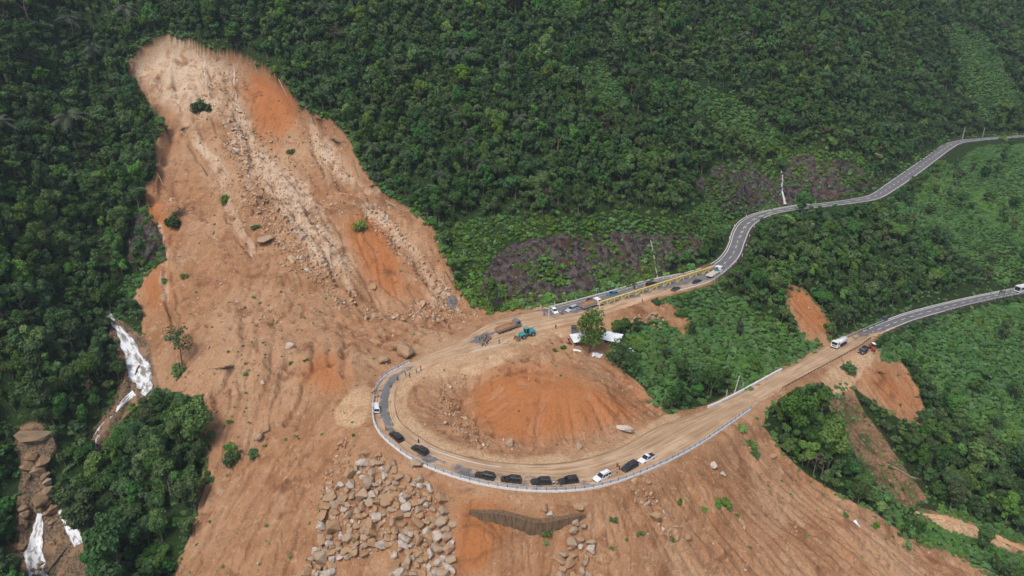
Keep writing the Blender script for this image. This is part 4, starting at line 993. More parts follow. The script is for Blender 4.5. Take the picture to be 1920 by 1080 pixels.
def crane_truck():
    root = empty("flatbed_truck"); L = 8.6; chassis(root, -L / 2, L / 2 - .3); cab(root, L / 2 - .95, 2.35, .75, 2.1, 1.75, P_WHITE)
    q = MB(); q.box((-1.3, 0, 1.28), (L - 2.8, 2.45, .2), .03); d = q.build("deck", plain("pale wooden deck", (.52, .46, .38), .8), root)
    for s in (-1, 1): q = MB(); q.box((-1.3, s * 1.2, 1.52), (L - 2.8, .06, .28)); q.build("side_board", P_WHITE, root)
    c = MB(); c.cyl((L / 2 - 2.45, 0, 2.0), .34, 1.5, 'z', 12); c.box((L / 2 - 2.45, 0, 1.5), (.6, 2.0, .5), .05); c = c.build("crane", P_BLUE, root)
    q = MB(); q.bar((L / 2 - 2.45, 0, 2.75), (L / 2 - 3.7, .3, 2.55), .32); q.bar((L / 2 - 3.7, .3, 2.5), (L / 2 - 2.7, .5, 2.15), .24); q.build("boom", P_BLUE, c)
    wheels(root, [(L / 2 - 1.1, 1.05), (L / 2 - 1.1, -1.05)] + [(x, s * 1.0) for x in (-L / 2 + 1.0, -L / 2 + 2.25) for s in (-1, 1)], .5, .4); return root
put(crane_truck(), 1340, 517, 8, -5, "white flatbed truck carrying a blue crane, past the yellow girder", "truck", "flatbed_truck")
def loader():
    root = empty("wheel_loader")
    q = MB(); q.loft([[(x, s * w, z) for s, z in ((1, z0), (1, z1), (.8, z1 + .12), (-.8, z1 + .12), (-1, z1), (-1, z0))] for x, w, z0, z1 in ((-3.2, .75, 1.0, 1.75), (-3.0, .92, .85, 2.05), (-1.2, .95, .8, 2.15), (-.9, .95, .8, 2.1))]); q.build("engine_body", P_TEAL, root)
    q = MB(); q.box((.9, 0, 1.05), (2.4, 1.1, .8), .08); q.box((-.1, 0, .95), (.8, .7, .7), .05); q.build("front_frame", P_TEAL, root)
    c = MB(); c.box((-.45, 0, 2.2), (1.35, 1.5, 1.6), .12); c = c.build("cab", M_GLASS, root)
    q = MB(); q.box((-.45, 0, 3.06), (1.55, 1.66, .14), .04); q.build("cab_roof", P_TEAL, c)
    q = MB()
    for a in (-1.1, .2):
        for b in (-.74, .74): q.box((a, b, 2.2), (.09, .09, 1.62))
    q.build("cab_post", P_TEAL, c)
    for s in (-1, 1): q = MB(); q.bar((.5, s * .62, 1.75), (2.0, s * .62, 1.25), .16, .34); q.bar((2.0, s * .62, 1.25), (2.95, s * .62, .55), .16, .3); q.build("lift_arm", P_TEAL, root)
    b = MB(); prof = [(2.85, .2), (3.9, .12), (3.95, .17), (3.05, .32), (2.95, .75), (3.2, 1.15), (3.12, 1.22), (2.8, .8)]
    b.loft([[(x, y, z) for x, z in prof] for y in (-1.3, 1.3)])
    for y in (-1.3, 1.3): b.loft([[(2.9, y - .03, .2), (3.9, y - .03, .14), (3.2, y - .03, 1.15)], [(2.9, y + .03, .2), (3.9, y + .03, .14), (3.2, y + .03, 1.15)]])
    b.build("bucket", plain("muddy bucket", (.20, .12, .07), .8), root)
    for x in (-2.1, 1.35):
        for s in (-1, 1): q = MB(); q.box((x, s * .98, 1.62), (1.4, .5, .1), .03); q.build("fender", P_TEAL, root)
    wheels(root, [(1.35, 1.0), (1.35, -1.0), (-2.1, 1.0), (-2.1, -1.0)], .72, .55)
    q = MB(); q.tube([(-2.2, .35, 2.1), (-2.2, .35, 2.9)], .06, 8); q.build("exhaust_pipe", M_DARKSTEEL, root); return root
put(loader(), 986, 632, -9, 3.0, "teal wheel loader with lowered bucket clearing mud from the upper road", "wheel loader", "wheel_loader")
def bus():
    root = empty("bus"); L = 11.5; h = 3.3
    q = MB(); q.loft([[(x, y * k, z) for y, z in ((1.25, .35), (1.25, 2.9), (1.05, h), (-1.05, h), (-1.25, 2.9), (-1.25, .35))] for x, k in ((-L / 2, .97), (-L / 2 + .25, 1), (L / 2 - .3, 1), (L / 2, .95))]); q.build("body", P_WHITE, root)
    q = MB(); q.box((L / 2 + .01, 0, 1.95), (.06, 2.2, 1.7), .02); q.build("windscreen", M_GLASS, root)
    for s in (-1, 1):
        for k in range(6): q = MB(); q.box((-L / 2 + 1.2 + k * 1.72, s * 1.262, 2.2), (1.5, .04, .95)); q.build("window", M_GLASS, root)
        q = MB(); q.box((L / 2 + .02, s * .95, .75), (.08, .4, .22), .02); q.build("headlight", M_LAMP, root); q = MB(); q.box((L / 2 + .1, s * 1.35, 2.3), (.14, .16, .5), .03); q.build("mirror", M_PLASTIC, root)
    q = MB(); q.box((L / 2 + .03, 0, .5), (.12, 2.3, .35), .04); q.build("bumper", M_PLASTIC, root); q = MB(); q.box((-1, 0, h + .1), (2.4, 1.6, .2), .06); q.build("roof_unit", M_WHITE, root)
    wheels(root, [(L / 2 - 2.4, 1.1), (L / 2 - 2.4, -1.1), (-L / 2 + 2.8, 1.1), (-L / 2 + 2.8, -1.1)], .5, .3); return root
BUS = put(bus(), 1917, 546, -12, 3, "white bus with a dark front coming in at the right end of the lower road", "bus", "bus", None, 3.5)
def farm_truck():
    root = empty("small_truck"); L = 5.2; chassis(root, -L / 2, L / 2 - .2, .8, .65); cab(root, L / 2 - .75, 1.8, .55, 1.45, 1.4, P_GREY)
    b = open_box(root, "cargo_bed", -L / 2, L / 2 - 1.65, 1.85, .82, .55, M_DARKSTEEL); wheels(root, [(L / 2 - .9, .8), (L / 2 - .9, -.8), (-L / 2 + .9, .8), (-L / 2 + .9, -.8)], .38, .26); return root
put(farm_truck(), 1618, 660, -7, 5, "dark open-bed small truck parked on the bare shoulder beside a red tractor", "truck", "small_truck")
def tractor():
    root = empty("tractor"); q = MB(); q.loft([[(x, s * w, z) for s, z in ((1, .55), (1, z1), (-1, z1), (-1, .55))] for x, w, z1 in ((0, .38, 1.25), (1.2, .36, 1.2), (1.5, .3, 1.05))]); q.build("bonnet", P_RED, root)
    q = MB(); q.box((-.5, 0, .9), (1.1, .9, .5), .08); q.build("rear_body", P_RED, root); q = MB(); q.box((-.55, 0, 1.3), (.5, .5, .18), .05); q.box((-.78, 0, 1.55), (.1, .5, .5), .04); q.build("seat", M_PLASTIC, root)
    q = MB(); q.box((-.45, 0, 2.35), (1.3, 1.3, .08), .03); q.build("canopy", M_TARP, root)
    for s in (-1, 1):
        q = MB(); q.bar((-.95, s * .55, 1.0), (-.95, s * .55, 2.32), .06); q.build("canopy_post", M_DARKSTEEL, root); q = MB(); q.box((-.6, s * .72, 1.42), (1.1, .36, .08), .02); q.build("fender", P_RED, root)
    q = MB(); q.tube([(.7, .2, 1.2), (.7, .2, 1.9)], .04, 8); q.build("exhaust_pipe", M_DARKSTEEL, root); wheels(root, [(-.6, .72), (-.6, -.72)], .65, .34); wheels(root, [(1.15, .55), (1.15, -.55)], .36, .2); return root
put(tractor(), 1634, 655, 4, 6, "small red tractor with a white canopy beside the dark open-bed truck", "tractor", "tractor", None, 1.0)
def motorbike():
    root = empty("motorbike"); q = MB(); q.tube([(.35, 0, .75), (.15, 0, .5), (-.3, 0, .5), (-.65, 0, .72)], [.07, .12, .13, .06], 8); q.box((-.02, 0, .48), (.4, .24, .32), .06); q.build("frame", M_PLASTIC, root)
    q = MB(); q.box((-.32, 0, .80), (.72, .26, .12), .05); q.build("seat", M_PLASTIC, root); q = MB(); q.tube([(.42, 0, .98), (.52, 0, .65), (.62, 0, .30)], .035, 6); q.build("fork", M_GALV, root)
    q = MB(); q.tube([(.34, .32, 1.02), (.42, 0, 1.0), (.34, -.32, 1.02)], .022, 6); q.build("handlebar", M_DARKSTEEL, root); q = MB(); q.box((.5, 0, .88), (.18, .2, .2), .05); q.build("headlight", M_LAMP, root)
    q = MB(); q.loft([[(.30, s * .05, .92), (.5, s * .16, .86), (.42, s * .16, .42), (.2, s * .05, .45)] for s in (-1, 1)]); q.build("fairing", P_RED, root)
    wheels(root, [(.62, 0), (-.6, 0)], .29, .10); return root
MOTO = motorbike()
for k, (px, py, a, lab) in enumerate([(906, 641, 40, "motorbike at the left edge of the crowd on the upper road"), (912, 646, 70, "motorbike at the near edge of the crowd on the upper road"), (916, 641, 110, "motorbike in the middle of the crowd on the upper road"),
        (908, 648, 20, "motorbike at the near left corner of the crowd on the upper road"), (920, 638, 60, "motorbike at the right edge of the crowd on the upper road"), (1067, 646, 160, "lone motorbike by the white tarpaulin shelter")]):
    o = MOTO if k == 0 else copy_thing(MOTO); stand(o, onto(px, py), math.radians(a), True, .6); tag(o, lab, "motorbike", "motorbikes on the upper road")

# ------------------------------------------------------------------ the yellow lattice girder
def girder():
    a, b = onto(1124, 577), onto(1340, 508); a[2], b[2] = top_z(a[0], a[1]), top_z(b[0], b[1])
    root = empty("lattice_girder", tuple(a)); tag(root, "long yellow steel lattice girder lying along the muddy upper road", "girder")
    d = Vector(b - a); L = d.length; n = 17; sd = Vector((-d.y, d.x, 0)).normalized() * .14; up = Vector((0, 0, 2.0))
    pts = []
    for i in range(n + 1):
        p = Vector(a) + d * (i / n); p.z = top_z(p.x, p.y) + .12; pts.append(p - Vector(a))
    for s in (-1, 1):
        for u, nm in ((0, "bottom_chord"), (1, "top_chord")):
            m = MB()
            for i in range(n): m.bar(pts[i] + sd * s + up * u, pts[i + 1] + sd * s + up * u, .22)
            m.build(nm, P_YELLOW, root)
        m = MB(); m2 = MB()
        for i in range(n + 1):
            q = MB(); q.bar(pts[i] + sd * s + up * .06, pts[i] + sd * s + up * .94, .17); q.build("upright", P_YELLOW, root)
            if i < n: m2.bar(pts[i] + sd * s + up * (.06 if i % 2 else .94), pts[i + 1] + sd * s + up * (.94 if i % 2 else .06), .11)
        m2.build("diagonal_brace", P_YELLOW, root)
    m = MB()
    for i in range(n + 1):
        for u in (0, 1): m.bar(pts[i] - sd * .9 + up * u, pts[i] + sd * .9 + up * u, .06)
    m.build("cross_brace", P_YELLOW, root)
girder()
# ------------------------------------------------------------------ rails, walls, markings along the road
CA, CB = catmull(RA, 24), catmull(RB, 24)
def road_pt(i, l, dz=0.0):
    k = np.clip(np.asarray(i, float) * 24, 0, len(CA) - 1.001); a = np.floor(k).astype(int); f = (k - a)[..., None]
    A = CA[a] * (1 - f) + CA[a + 1] * f; B = CB[a] * (1 - f) + CB[a + 1] * f; l = np.asarray(l, float)[..., None] * np.ones_like(f)
    P = A + (B - A) * l; P[..., 2] = ((A + B) / 2)[..., 2] + np.where((l >= 0) & (l <= 1), (1 - (2 * l - 1) ** 2) * .06, 0)[..., 0] + dz; return P
def path_along(i0, i1, l, dz=0.0, step=.8):
    P = road_pt(np.linspace(i0, i1, max(8, int(abs(i1 - i0) * 24))), np.full(max(8, int(abs(i1 - i0) * 24)), l), dz); return resample(P, step)
def resample(P, step):
    P = np.asarray(P, float); s = np.concatenate([[0], np.cumsum(np.linalg.norm(np.diff(P, axis=0), axis=1))]); n = max(2, int(s[-1] / step) + 1); t = np.linspace(0, s[-1], n)
    return np.stack([np.interp(t, s, P[:, j]) for j in range(3)], 1)
def sweep(m, P, w, z0, z1, off=0.0):
    P = np.asarray(P, float); T = np.gradient(P[:, :2], axis=0); T /= np.linalg.norm(T, axis=1)[:, None] + 1e-9; N = np.stack([-T[:, 1], T[:, 0]], 1); secs = []
    for p, n in zip(P, N):
        c = p[:2] + n * off; a, b = c - n * w / 2, c + n * w / 2; secs.append([(a[0], a[1], p[2] + z0), (b[0], b[1], p[2] + z0), (b[0], b[1], p[2] + z1), (a[0], a[1], p[2] + z1)])
    m.loft(secs); return m
def rail(P, label, kerb=None, rails=((.55, .86, .09),), post_h=.85, every=2.2, mats=(M_GALV, M_GALV, M_CONCW), name="guardrail", cat="guardrail", group=None):
    o0 = P[0]; root = empty(name, tuple(o0)); tag(root, label, cat, group); Q = P - o0
    if kerb: sweep(MB(), Q, kerb[0], -.6, kerb[1]).build("kerb_wall", mats[2], root)
    for z0, z1, w in rails: sweep(MB(), Q, w, z0, z1, .10 if not kerb else .0).build("rail", mats[0], root)
    R = resample(Q, every); me = MB().box((0, 0, 0), (.15, .15, 1)).mesh("post", mats[1])
    for k, p in enumerate(R[:98]):
        o = link(bpy.data.objects.new("post", me), root); zb = kerb[1] if kerb else -.3; o.location = (p[0], p[1], p[2] + (zb + post_h) / 2); o.scale = (1, 1, post_h - zb)
    return root
def px_path(pts, dz=0.0, step=1.0):
    P = hit([p[0] for p in pts], [p[1] for p in pts]); P[:, 2] = [top_z(*p[:2]) for p in P]; Q = resample(catmull(P, 8), step)
    Q[:, 2] = [top_z(*p[:2]) + dz for p in Q]; return Q
M_POSTD = plain("dark steel post", (.16, .17, .19), .6, .4)
rail(path_along(9.0, 21.4, .012), "long pale parapet with steel rails curving round the outside of the hairpin", (.40, .42), ((.66, .80, .10), (1.06, 1.22, .12)), 1.24, 2.25, (M_GALV, M_POSTD, M_CONCW), "parapet_rail")
rail(path_along(5.1, 7.6, .01), "rusty low guardrail on the valley side beside the small trucks", None, ((.45, .78, .08),), .85, 2.0, (M_RUST, M_RUST, M_CONC))
rail(path_along(.2, 2.6, .01), "guardrail on the valley side of the clean asphalt near the bus", None, ((.45, .78, .08),), .85, 2.4, (M_GALV, M_RUST, M_CONC))
rail(path_along(4.1, 5.2, 1.02), "white guardrail on the hill side just uphill of the tank truck", None, ((.5, .82, .09),), .88, 2.2)
rail(path_along(30.35, 32.9, .985), "pale railing on the valley edge of the upper road beside the flatbed truck", (.3, .25), ((.55, .68, .08), (.9, 1.02, .08)), 1.05, 2.0)
def wall(P, label, w, h, mat, name="barrier_wall", cat="wall"):
    root = link(bpy.data.objects.new(name, sweep(MB(), P - P[0], w, -.6, h).mesh(name, mat))); root.location = tuple(P[0]); tag(root, label, cat); return root
wall(path_along(7.1, 9.0, 1.03), "white concrete barrier along the inner edge of the muddy lower road", .45, .75, M_CONCW)
wall(px_path([(992, 606), (1010, 601), (1030, 598), (1058, 592), (1086, 587)]), "low pale kerb between the dark lay-by and the muddy lane", .5, .35, M_CONC, "median_kerb", "kerb")
wall(px_path([(884, 661), (905, 655), (933, 648), (950, 642)]), "white kerb in front of the crowd on the upper road's near edge", .45, .22, M_CONC, "edge_kerb", "kerb")
wall(path_along(27.0, 31.5, -.03), "pale drainage kerb at the foot of the overgrown rock cut", .5, .3, M_CONC, "gutter_kerb", "kerb")
wall(path_along(32.0, 39.5, -.06), "low concrete kerb on the cliff side of the S-bend", .4, .3, M_CONC, "gutter_kerb", "kerb")
wall(path_along(.1, 4.0, 1.05), "pale kerb along the hill side of the clean lower road", .4, .35, M_CONC, "gutter_kerb", "kerb")

def marking(name, i0, i1, l, w, mat, dash=None):
    P = path_along(i0, i1, l, .022, .6); V, F = [], []
    T = np.gradient(P[:, :2], axis=0); T /= np.linalg.norm(T, axis=1)[:, None]; N = np.stack([-T[:, 1], T[:, 0]], 1)
    for k, (p, n) in enumerate(zip(P, N)): V += [(p[0] - n[0] * w / 2, p[1] - n[1] * w / 2, p[2]), (p[0] + n[0] * w / 2, p[1] + n[1] * w / 2, p[2])]
    for k in range(len(P) - 1):
        if dash and (k * .6) % (dash[0] + dash[1]) > dash[0]: continue
        F.append((2 * k, 2 * k + 2, 2 * k + 3, 2 * k + 1))
    MARKS.append((V, F, mat))
MARKS = []
M_PAINT = plain("road paint", (.62, .62, .60), .7, 0, .2, .2); M_PAINTY = plain("yellow road paint", (.60, .42, .12), .7, 0, .2, .2)
for i0, i1 in ((32.2, 49), (0, 4.7)):
    for l in (.07, .93): marking("line", i0, i1, l, .28, M_PAINT)
    marking("dash", i0, i1, .5, .24, M_PAINT, (2.4, 3.6))
marking("dash", 35, 39, .58, .22, M_PAINT, (2.4, 3.6))
marking("line", 27.2, 31.9, .07, .2, M_PAINT)
marking("line", 16.4, 18.6, .72, .2, M_PAINTY); marking("line", 13.6, 15.2, .80, .22, M_PAINT); marking("line", 20.3, 21.2, .6, .2, M_PAINTY)
m = MB()
for V, F, mt in MARKS: m.mat(1 if mt is M_PAINTY else 0).add(V, F)
mk = m.build("road_markings", [M_PAINT, M_PAINTY]); tag(mk, kind="structure")

_p, _q = road_pt(np.array([1.0, 1.3]), np.array([.42, .42])); stand(BUS, _p, math.atan2(_q[1] - _p[1], _q[0] - _p[0]), True, 3.5)
# posts, poles, barrel
def post(px, py, h, r, label, name="marker_post", mat=M_WHITE, group=None, lean=(0, 0), top=None):
    p = onto(px, py); z = top_z(p[0], p[1]); root = empty(name, (p[0], p[1], z)); tag(root, label, "post" if h < 3 else "pole", group)
    MB().tube([(0, 0, -.4), (lean[0] * .5, lean[1] * .5, h * .5), (lean[0], lean[1], h)], [r, r, r * .85], 8).build("shaft", mat, root)
    if top: MB().tube([(lean[0], lean[1], h), (lean[0] + top[0], lean[1] + top[1], h + .12)], r * .7, 6).build("arm", mat, root)
    else: MB().cyl((lean[0], lean[1], h + .03), r * 1.25, .08, 'z', 8).build("cap", M_TAIL if h < 3 else mat, root)
for px, py in ((992, 580), (1014, 577), (1040, 571), (1062, 567), (1081, 563), (1139, 553), (1176, 544), (1244, 525), (1258, 521)):
    post(px, py, 1.1, .13, "white marker post at the foot of the rock cut along the lay-by", group="white marker posts along the lay-by")
for k, (i, l) in enumerate([(33.2, 1.1), (34, 1.12), (34.8, 1.12), (35.5, 1.12), (36.3, 1.12), (37.2, 1.15), (34.4, -.12), (35.4, -.12), (36.6, -.14), (37.6, -.15)]):
    P = road_pt(np.array([i]), np.array([l]))[0]; q = project(*P); post(q[0], q[1], 1.0, .12, "white marker post beside the S-bend of the upper road", group="white marker posts along the S-bend")
post(1029, 597, 3.6, .11, "slim white pole at the near end of the dark lay-by", "sign_pole", M_WHITE, None, (0, 0), (-1.6, .3))
post(1376, 740, 6.2, .16, "grey concrete pole leaning right beside the white barrier of the lower road", "utility_pole", M_CONC, None, (.9, 0))
post(1392, 729, 2.4, .12, "short grey post at the end of the white roadside barrier", "marker_post", M_CONC); post(1362, 742, 2.2, .16, "stubby pale post on the washed-out inner corner of the lower road", "marker_post", M_CONC)
post(1340, 530, 4.2, .09, "thin grey pole at the railing beside the flatbed truck", "utility_pole", M_GALV, None, (0, 0), (-.9, 0)); post(1442, 416, 4.6, .09, "thin grey pole on the outer edge of the S-bend", "utility_pole", M_GALV, None, (0, 0), (-.9, 0))
post(1868, 566, 7.0, .10, "slender dark pole on the valley side of the lower road near the bus", "utility_pole", M_DARKSTEEL, None, (.5, 0)); post(1880, 564, 6.0, .10, "second slender pole from the bus, slightly leaning, on the valley side", "utility_pole", M_DARKSTEEL, None, (-.2, 0))
post(1804, 262, 7.5, .16, "pale grey pole where the far upper road meets the forest", "utility_pole", M_CONC); post(1842, 258, 6.0, .12, "pale pole among the trees of the far upper road", "utility_pole", M_CONC)
post(1117, 564, 4.6, .09, "thin pole standing behind the white-cabbed dump truck", "utility_pole", M_GALV, None, (0, 0), (.8, 0))
b = empty("traffic_barrel", (0, 0, 0)); stand(b, onto(1208, 539), 0, False); tag(b, "red traffic barrel on the asphalt beside the dark green car", "traffic barrel")
MB().cyl((0, 0, .5), .36, 1.0, 'z', 16, .30).build("drum", P_RED, b); MB().cyl((0, 0, .62), .345, .16, 'z', 16, .335).build("white_band", M_WHITE, b); MB().tube([(0, 0, .9), (0, 0, 2.1)], .04, 6).build("flag_staff", M_WHITE, b)

# dark retaining wall in the slope under the bend
def retaining():
    pts = [(880, 958), (905, 968), (940, 976), (985, 990), (1010, 994), (1045, 986), (1075, 974), (1098, 966)]
    P = hit([p[0] for p in pts], [p[1] for p in pts]); P = resample(catmull(P, 10), .8); n = len(P); u = np.linspace(0, 1, n); hgt = .3 + 2.1 * np.sin(np.pi * np.clip(u * 1.02, 0, 1)) ** .8
    base = P[0].copy(); V, F = [], []
    T = np.gradient(P[:, :2], axis=0); T /= np.linalg.norm(T, axis=1)[:, None]; N = np.stack([-T[:, 1], T[:, 0]], 1)
    for k in range(n):
        o, nn = P[k], N[k]; top = place_z(o[0] + nn[0] * 1.2, o[1] + nn[1] * 1.2) + .1; top = min(top, o[2] + hgt[k]); top = max(top, o[2] + hgt[k] * .8)
        for a, z in ((-.55, o[2] - 3), (-.35, top), (1.6, top), (1.6, o[2] - 3)): V.append((o[0] + nn[0] * a - base[0], o[1] + nn[1] * a - base[1], z - base[2]))
    for k in range(n - 1):
        for j in range(4): F.append((k * 4 + j, k * 4 + (j + 1) % 4, (k + 1) * 4 + (j + 1) % 4, (k + 1) * 4 + j))
    t = NT("weathered concrete", .9, .15); p = t.pos(); sc = t.noise(t.scale(p, (1.6, 1.6, .25)), 1.5, 5, .65); t.col(t.mix(t.ramp(sc, .35, .65), (.105, .068, .042), (.20, .135, .085))); t.bump(t.noise(p, 3, 5), .6, .1)
    o = MB().add(V, F).build("retaining_wall", t.m); o.location = tuple(base); tag(o, "dark weathered concrete retaining wall exposed in the slope below the bend", "wall")
retaining()
# ------------------------------------------------------------------ shelter and sheets
def shelter(px, py, lx, ly, h, rz, label, walls=False):
    p = onto(px, py); p[2] = place_z(p[0], p[1]); root = empty("shelter", tuple(p), rz); tag(root, label, "shelter")
    V = []; nx, ny = 9, 6
    for i in range(nx):
        for j in range(ny):
            u, v = i / (nx - 1) - .5, j / (ny - 1) - .5; V.append((u * lx, v * ly, h + v * .9 - .18 * math.cos(u * 6) * (1 - abs(2 * v)) + .05 * math.sin(9 * u + 5 * v)))
    F = [(i * ny + j, (i + 1) * ny + j, (i + 1) * ny + j + 1, i * ny + j + 1) for i in range(nx - 1) for j in range(ny - 1)]
    o = MB().add(V, F).build("roof", M_TARP, root); sm = o.modifiers.new("thickness", 'SOLIDIFY'); sm.thickness = .05
    for a in (-.46, .46):
        for b_ in (-.46, .46): MB().bar((a * lx, b_ * ly, -.4), (a * lx, b_ * ly, h + b_ * .9 - .08), .1).build("post", M_RUST, root)
    if walls:
        MB().box((0, ly * .40, h * .5), (lx * .9, .1, h * .95)).build("wall", M_CONC, root); MB().box((lx * .42, 0, h * .5), (.1, ly * .72, h * .95)).build("wall", M_CONC, root)
    else: MB().box((0, 0, .7), (lx * .5, .8, .08)).bar((-lx * .2, 0, -.2), (-lx * .2, 0, .66), .1).bar((lx * .2, 0, -.2), (lx * .2, 0, .66), .1).build("bench", M_BARK, root)
shelter(1088, 645, 6.0, 4.2, 2.3, .28, "open shelter with a white tarpaulin roof left of the tall tree")
shelter(1146, 644, 6.2, 4.6, 2.4, -.45, "white-roofed hut right of the tall tree, half behind shrubs", True)
def sheet(px, py, lx, ly, rz, label):
    p = onto(px, py); r = random.Random(px); V = []; nx, ny = 8, 5; c, s = math.cos(rz), math.sin(rz)
    for i in range(nx):
        for j in range(ny):
            u, v = (i / (nx - 1) - .5) * lx, (j / (ny - 1) - .5) * ly; X, Y = p[0] + c * u - s * v, p[1] + s * u + c * v; V.append((X - p[0], Y - p[1], place_z(X, Y) + .18 + .16 * r.random() - p[2]))
    F = [(i * ny + j, (i + 1) * ny + j, (i + 1) * ny + j + 1, i * ny + j + 1) for i in range(nx - 1) for j in range(ny - 1)]
    o = MB().add(V, F).build("sheet", M_TARP); o.location = tuple(p); m = o.modifiers.new("thickness", 'SOLIDIFY'); m.thickness = .05; tag(o, label, "sheet")
sheet(1082, 658, 2.4, .9, -.1, "small white sheet on the bare ground in front of the tarpaulin shelter")
sheet(1120, 668, 3.2, 1.1, -.35, "crumpled white sheet at the foot of the tall tree on the mound's rim"); sheet(1183, 658, 1.6, 2.0, .6, "white sheet lying among shrubs right of the hut")
sheet(1606, 984, 1.1, 1.6, .5, "small white scrap lying on the bare slope at lower right"); sheet(813, 868, 1.6, .8, -.5, "pale blue-white cloth hanging by the parapet right of the black cars")

# ------------------------------------------------------------------ water draped on the ground
def water_mat(name, a, b, lo=.42, hi=.60):
    t = NT(name, .35, .5); p = t.pos(); fl = t.n('ShaderNodeAttribute'); fl.attribute_name = 'flow'; n1 = t.noise(t.scale(fl.outputs['Color'], (4.5, 5.5, 1)), 1.0, 6, .6, .4); t.col(t.mix(t.ramp(n1, lo, hi), a, b)); t.bump(n1, .8, .2)
    sx = t.n('ShaderNodeSeparateXYZ'); t.l(fl.outputs['Color'], sx.inputs[0]); ed = t.math('MULTIPLY', t.math('ABSOLUTE', t.math('SUBTRACT', sx.outputs[0], .5)), 2.0)
    n2 = t.noise(t.scale(fl.outputs['Color'], (11, 7, 1)), 1.0, 5, .65); al = t.ramp(t.math('SUBTRACT', t.math('ADD', t.math('MULTIPLY', n2, 1.1), .42), t.math('MULTIPLY', ed, ed)), .28, .55); t.put(t.b.inputs['Alpha'], al); return t.m
M_FOAM = water_mat("white water", (.22, .20, .175), (.72, .75, .78), .38, .56); M_SEEP = water_mat("seeping water", (.38, .30, .22), (.62, .59, .56), .42, .62)
M_STREAM = water_mat("muddy stream", (.48, .27, .13), (.56, .36, .20))
def drape(name, pts, mat, dz=.18, nl=9, rag=.35, seed=0, kind="structure"):
    P = catmull([(x, y, w) for x, y, w in pts], 8); r = np.random.default_rng(seed); n = len(P); T = np.gradient(P[:, :2], axis=0); T /= np.linalg.norm(T, axis=1)[:, None]; N = np.stack([-T[:, 1], T[:, 0]], 1)
    jl, jr = 1 + rag * r.normal(size=n), 1 + rag * r.normal(size=n); l = np.linspace(-.5, .5, nl); X = []; Y = []
    for k in range(n):
        for q in l: ww = P[k, 2] * (jl[k] if q < 0 else jr[k]); X.append(P[k, 0] + N[k, 0] * q * ww); Y.append(P[k, 1] + N[k, 1] * q * ww)
    H = hit(X, Y); G = H.reshape(n, nl, 3)
    for _ in range(3): G[1:-1] = (G[:-2] + 2 * G[1:-1] + G[2:]) / 4; G[:, 1:-1] = (G[:, :-2] + 2 * G[:, 1:-1] + G[:, 2:]) / 4
    H = G.reshape(-1, 3); V = H - H[0]; V[:, 2] += dz + .05 * r.random(len(V)); V = V.reshape(n, nl, 3); V[:, 0, 2] -= dz + .25; V[:, -1, 2] -= dz + .25
    i = np.arange(n * nl).reshape(n, nl); F = np.stack([i[:-1, :-1], i[1:, :-1], i[1:, 1:], i[:-1, 1:]], -1).reshape(-1, 4)
    me = mesh_np(name, V.reshape(-1, 3), F, [mat]); fu, fv = np.meshgrid(l + .5, np.arange(n) / 26.0); col_attr(me, 'flow', np.stack([fu.ravel(), fv.ravel() * 1.0, np.full(fu.size, seed * .37)], 1))
    o = link(bpy.data.objects.new(name, me)); o.location = tuple(H[0])
    tag(o, kind=kind); return o
drape("water", [(200, 590, 14), (216, 605, 20), (232, 630, 24), (244, 655, 38), (258, 688, 56), (264, 712, 46), (274, 730, 24), (268, 742, 14)], M_FOAM, .35, 11)
drape("water", [(252, 738, 16), (236, 750, 12), (218, 768, 12), (205, 785, 8), (186, 808, 12), (176, 832, 14), (180, 845, 8)], M_FOAM, .3, 7, .35, 1)
drape("water", [(76, 965, 12), (72, 990, 24), (68, 1020, 34), (66, 1050, 44), (74, 1095, 50)], M_FOAM, .3, 11, .35, 2)
drape("water", [(108, 948, 14), (122, 970, 22), (134, 995, 30), (150, 1022, 22)], M_FOAM, .3, 9, .35, 3)
drape("water", [(384, 98, 2.5), (385, 112, 4), (383, 130, 4.5), (388, 158, 2)], M_SEEP, .10, 5, .5, 4); drape("water", [(433, 108, 2), (438, 125, 3.5), (440, 150, 5), (443, 175, 4), (444, 205, 5), (449, 250, 2)], M_SEEP, .10, 5, .6, 5)
drape("water", [(1464, 322, 1.2), (1467, 340, 2.8), (1465, 360, 3.6), (1471, 380, 6), (1472, 388, 7)], M_FOAM, 1.3, 5, .5, 6); drape("water", [(1220, 452, 1.2), (1225, 475, 2), (1228, 495, 2.2), (1234, 525, 2.6)], M_SEEP, .4, 5, .5, 7)
drape("stream", [(1716, 960, 5), (1745, 968, 9), (1780, 974, 10), (1820, 987, 9), (1860, 1003, 10), (1900, 1022, 11), (1940, 1040, 12)], M_STREAM, .2, 7, .25, 8)

# ------------------------------------------------------------------ rocks
def rock_mat(name, cols, seed):
    t = NT(name, .88, .2); r = t.rand(); o = t.objco(); f = t.noise(o, 1.3, 6, .62); g = t.noise(o, 5.5, 5, .7)
    base = t.mix(t.ramp(t.math('FRACT', t.math('MULTIPLY', r, 5.7)), .25, .6), cols[0], cols[1]); base = t.mix(t.ramp(t.math('FRACT', t.math('MULTIPLY', r, 11.3)), .74, .84), base, cols[2])
    c = t.mix(t.math('MULTIPLY', t.ramp(f, .45, .62), .6), base, (.36, .22, .12)); c = t.mix(t.math('MULTIPLY', t.ramp(g, .58, .7), .5), c, (.22, .17, .13)); t.col(c); t.bump(t.math('ADD', f, t.math('MULTIPLY', g, .4)), .7, .15); return t.m
M_ROCKB = rock_mat("stream granite", ((.20, .135, .08), (.24, .18, .115), (.30, .25, .20)), 3)
M_ROCK = rock_mat("granite", ((.35, .225, .13), (.35, .27, .195), (.47, .425, .38)), 1)
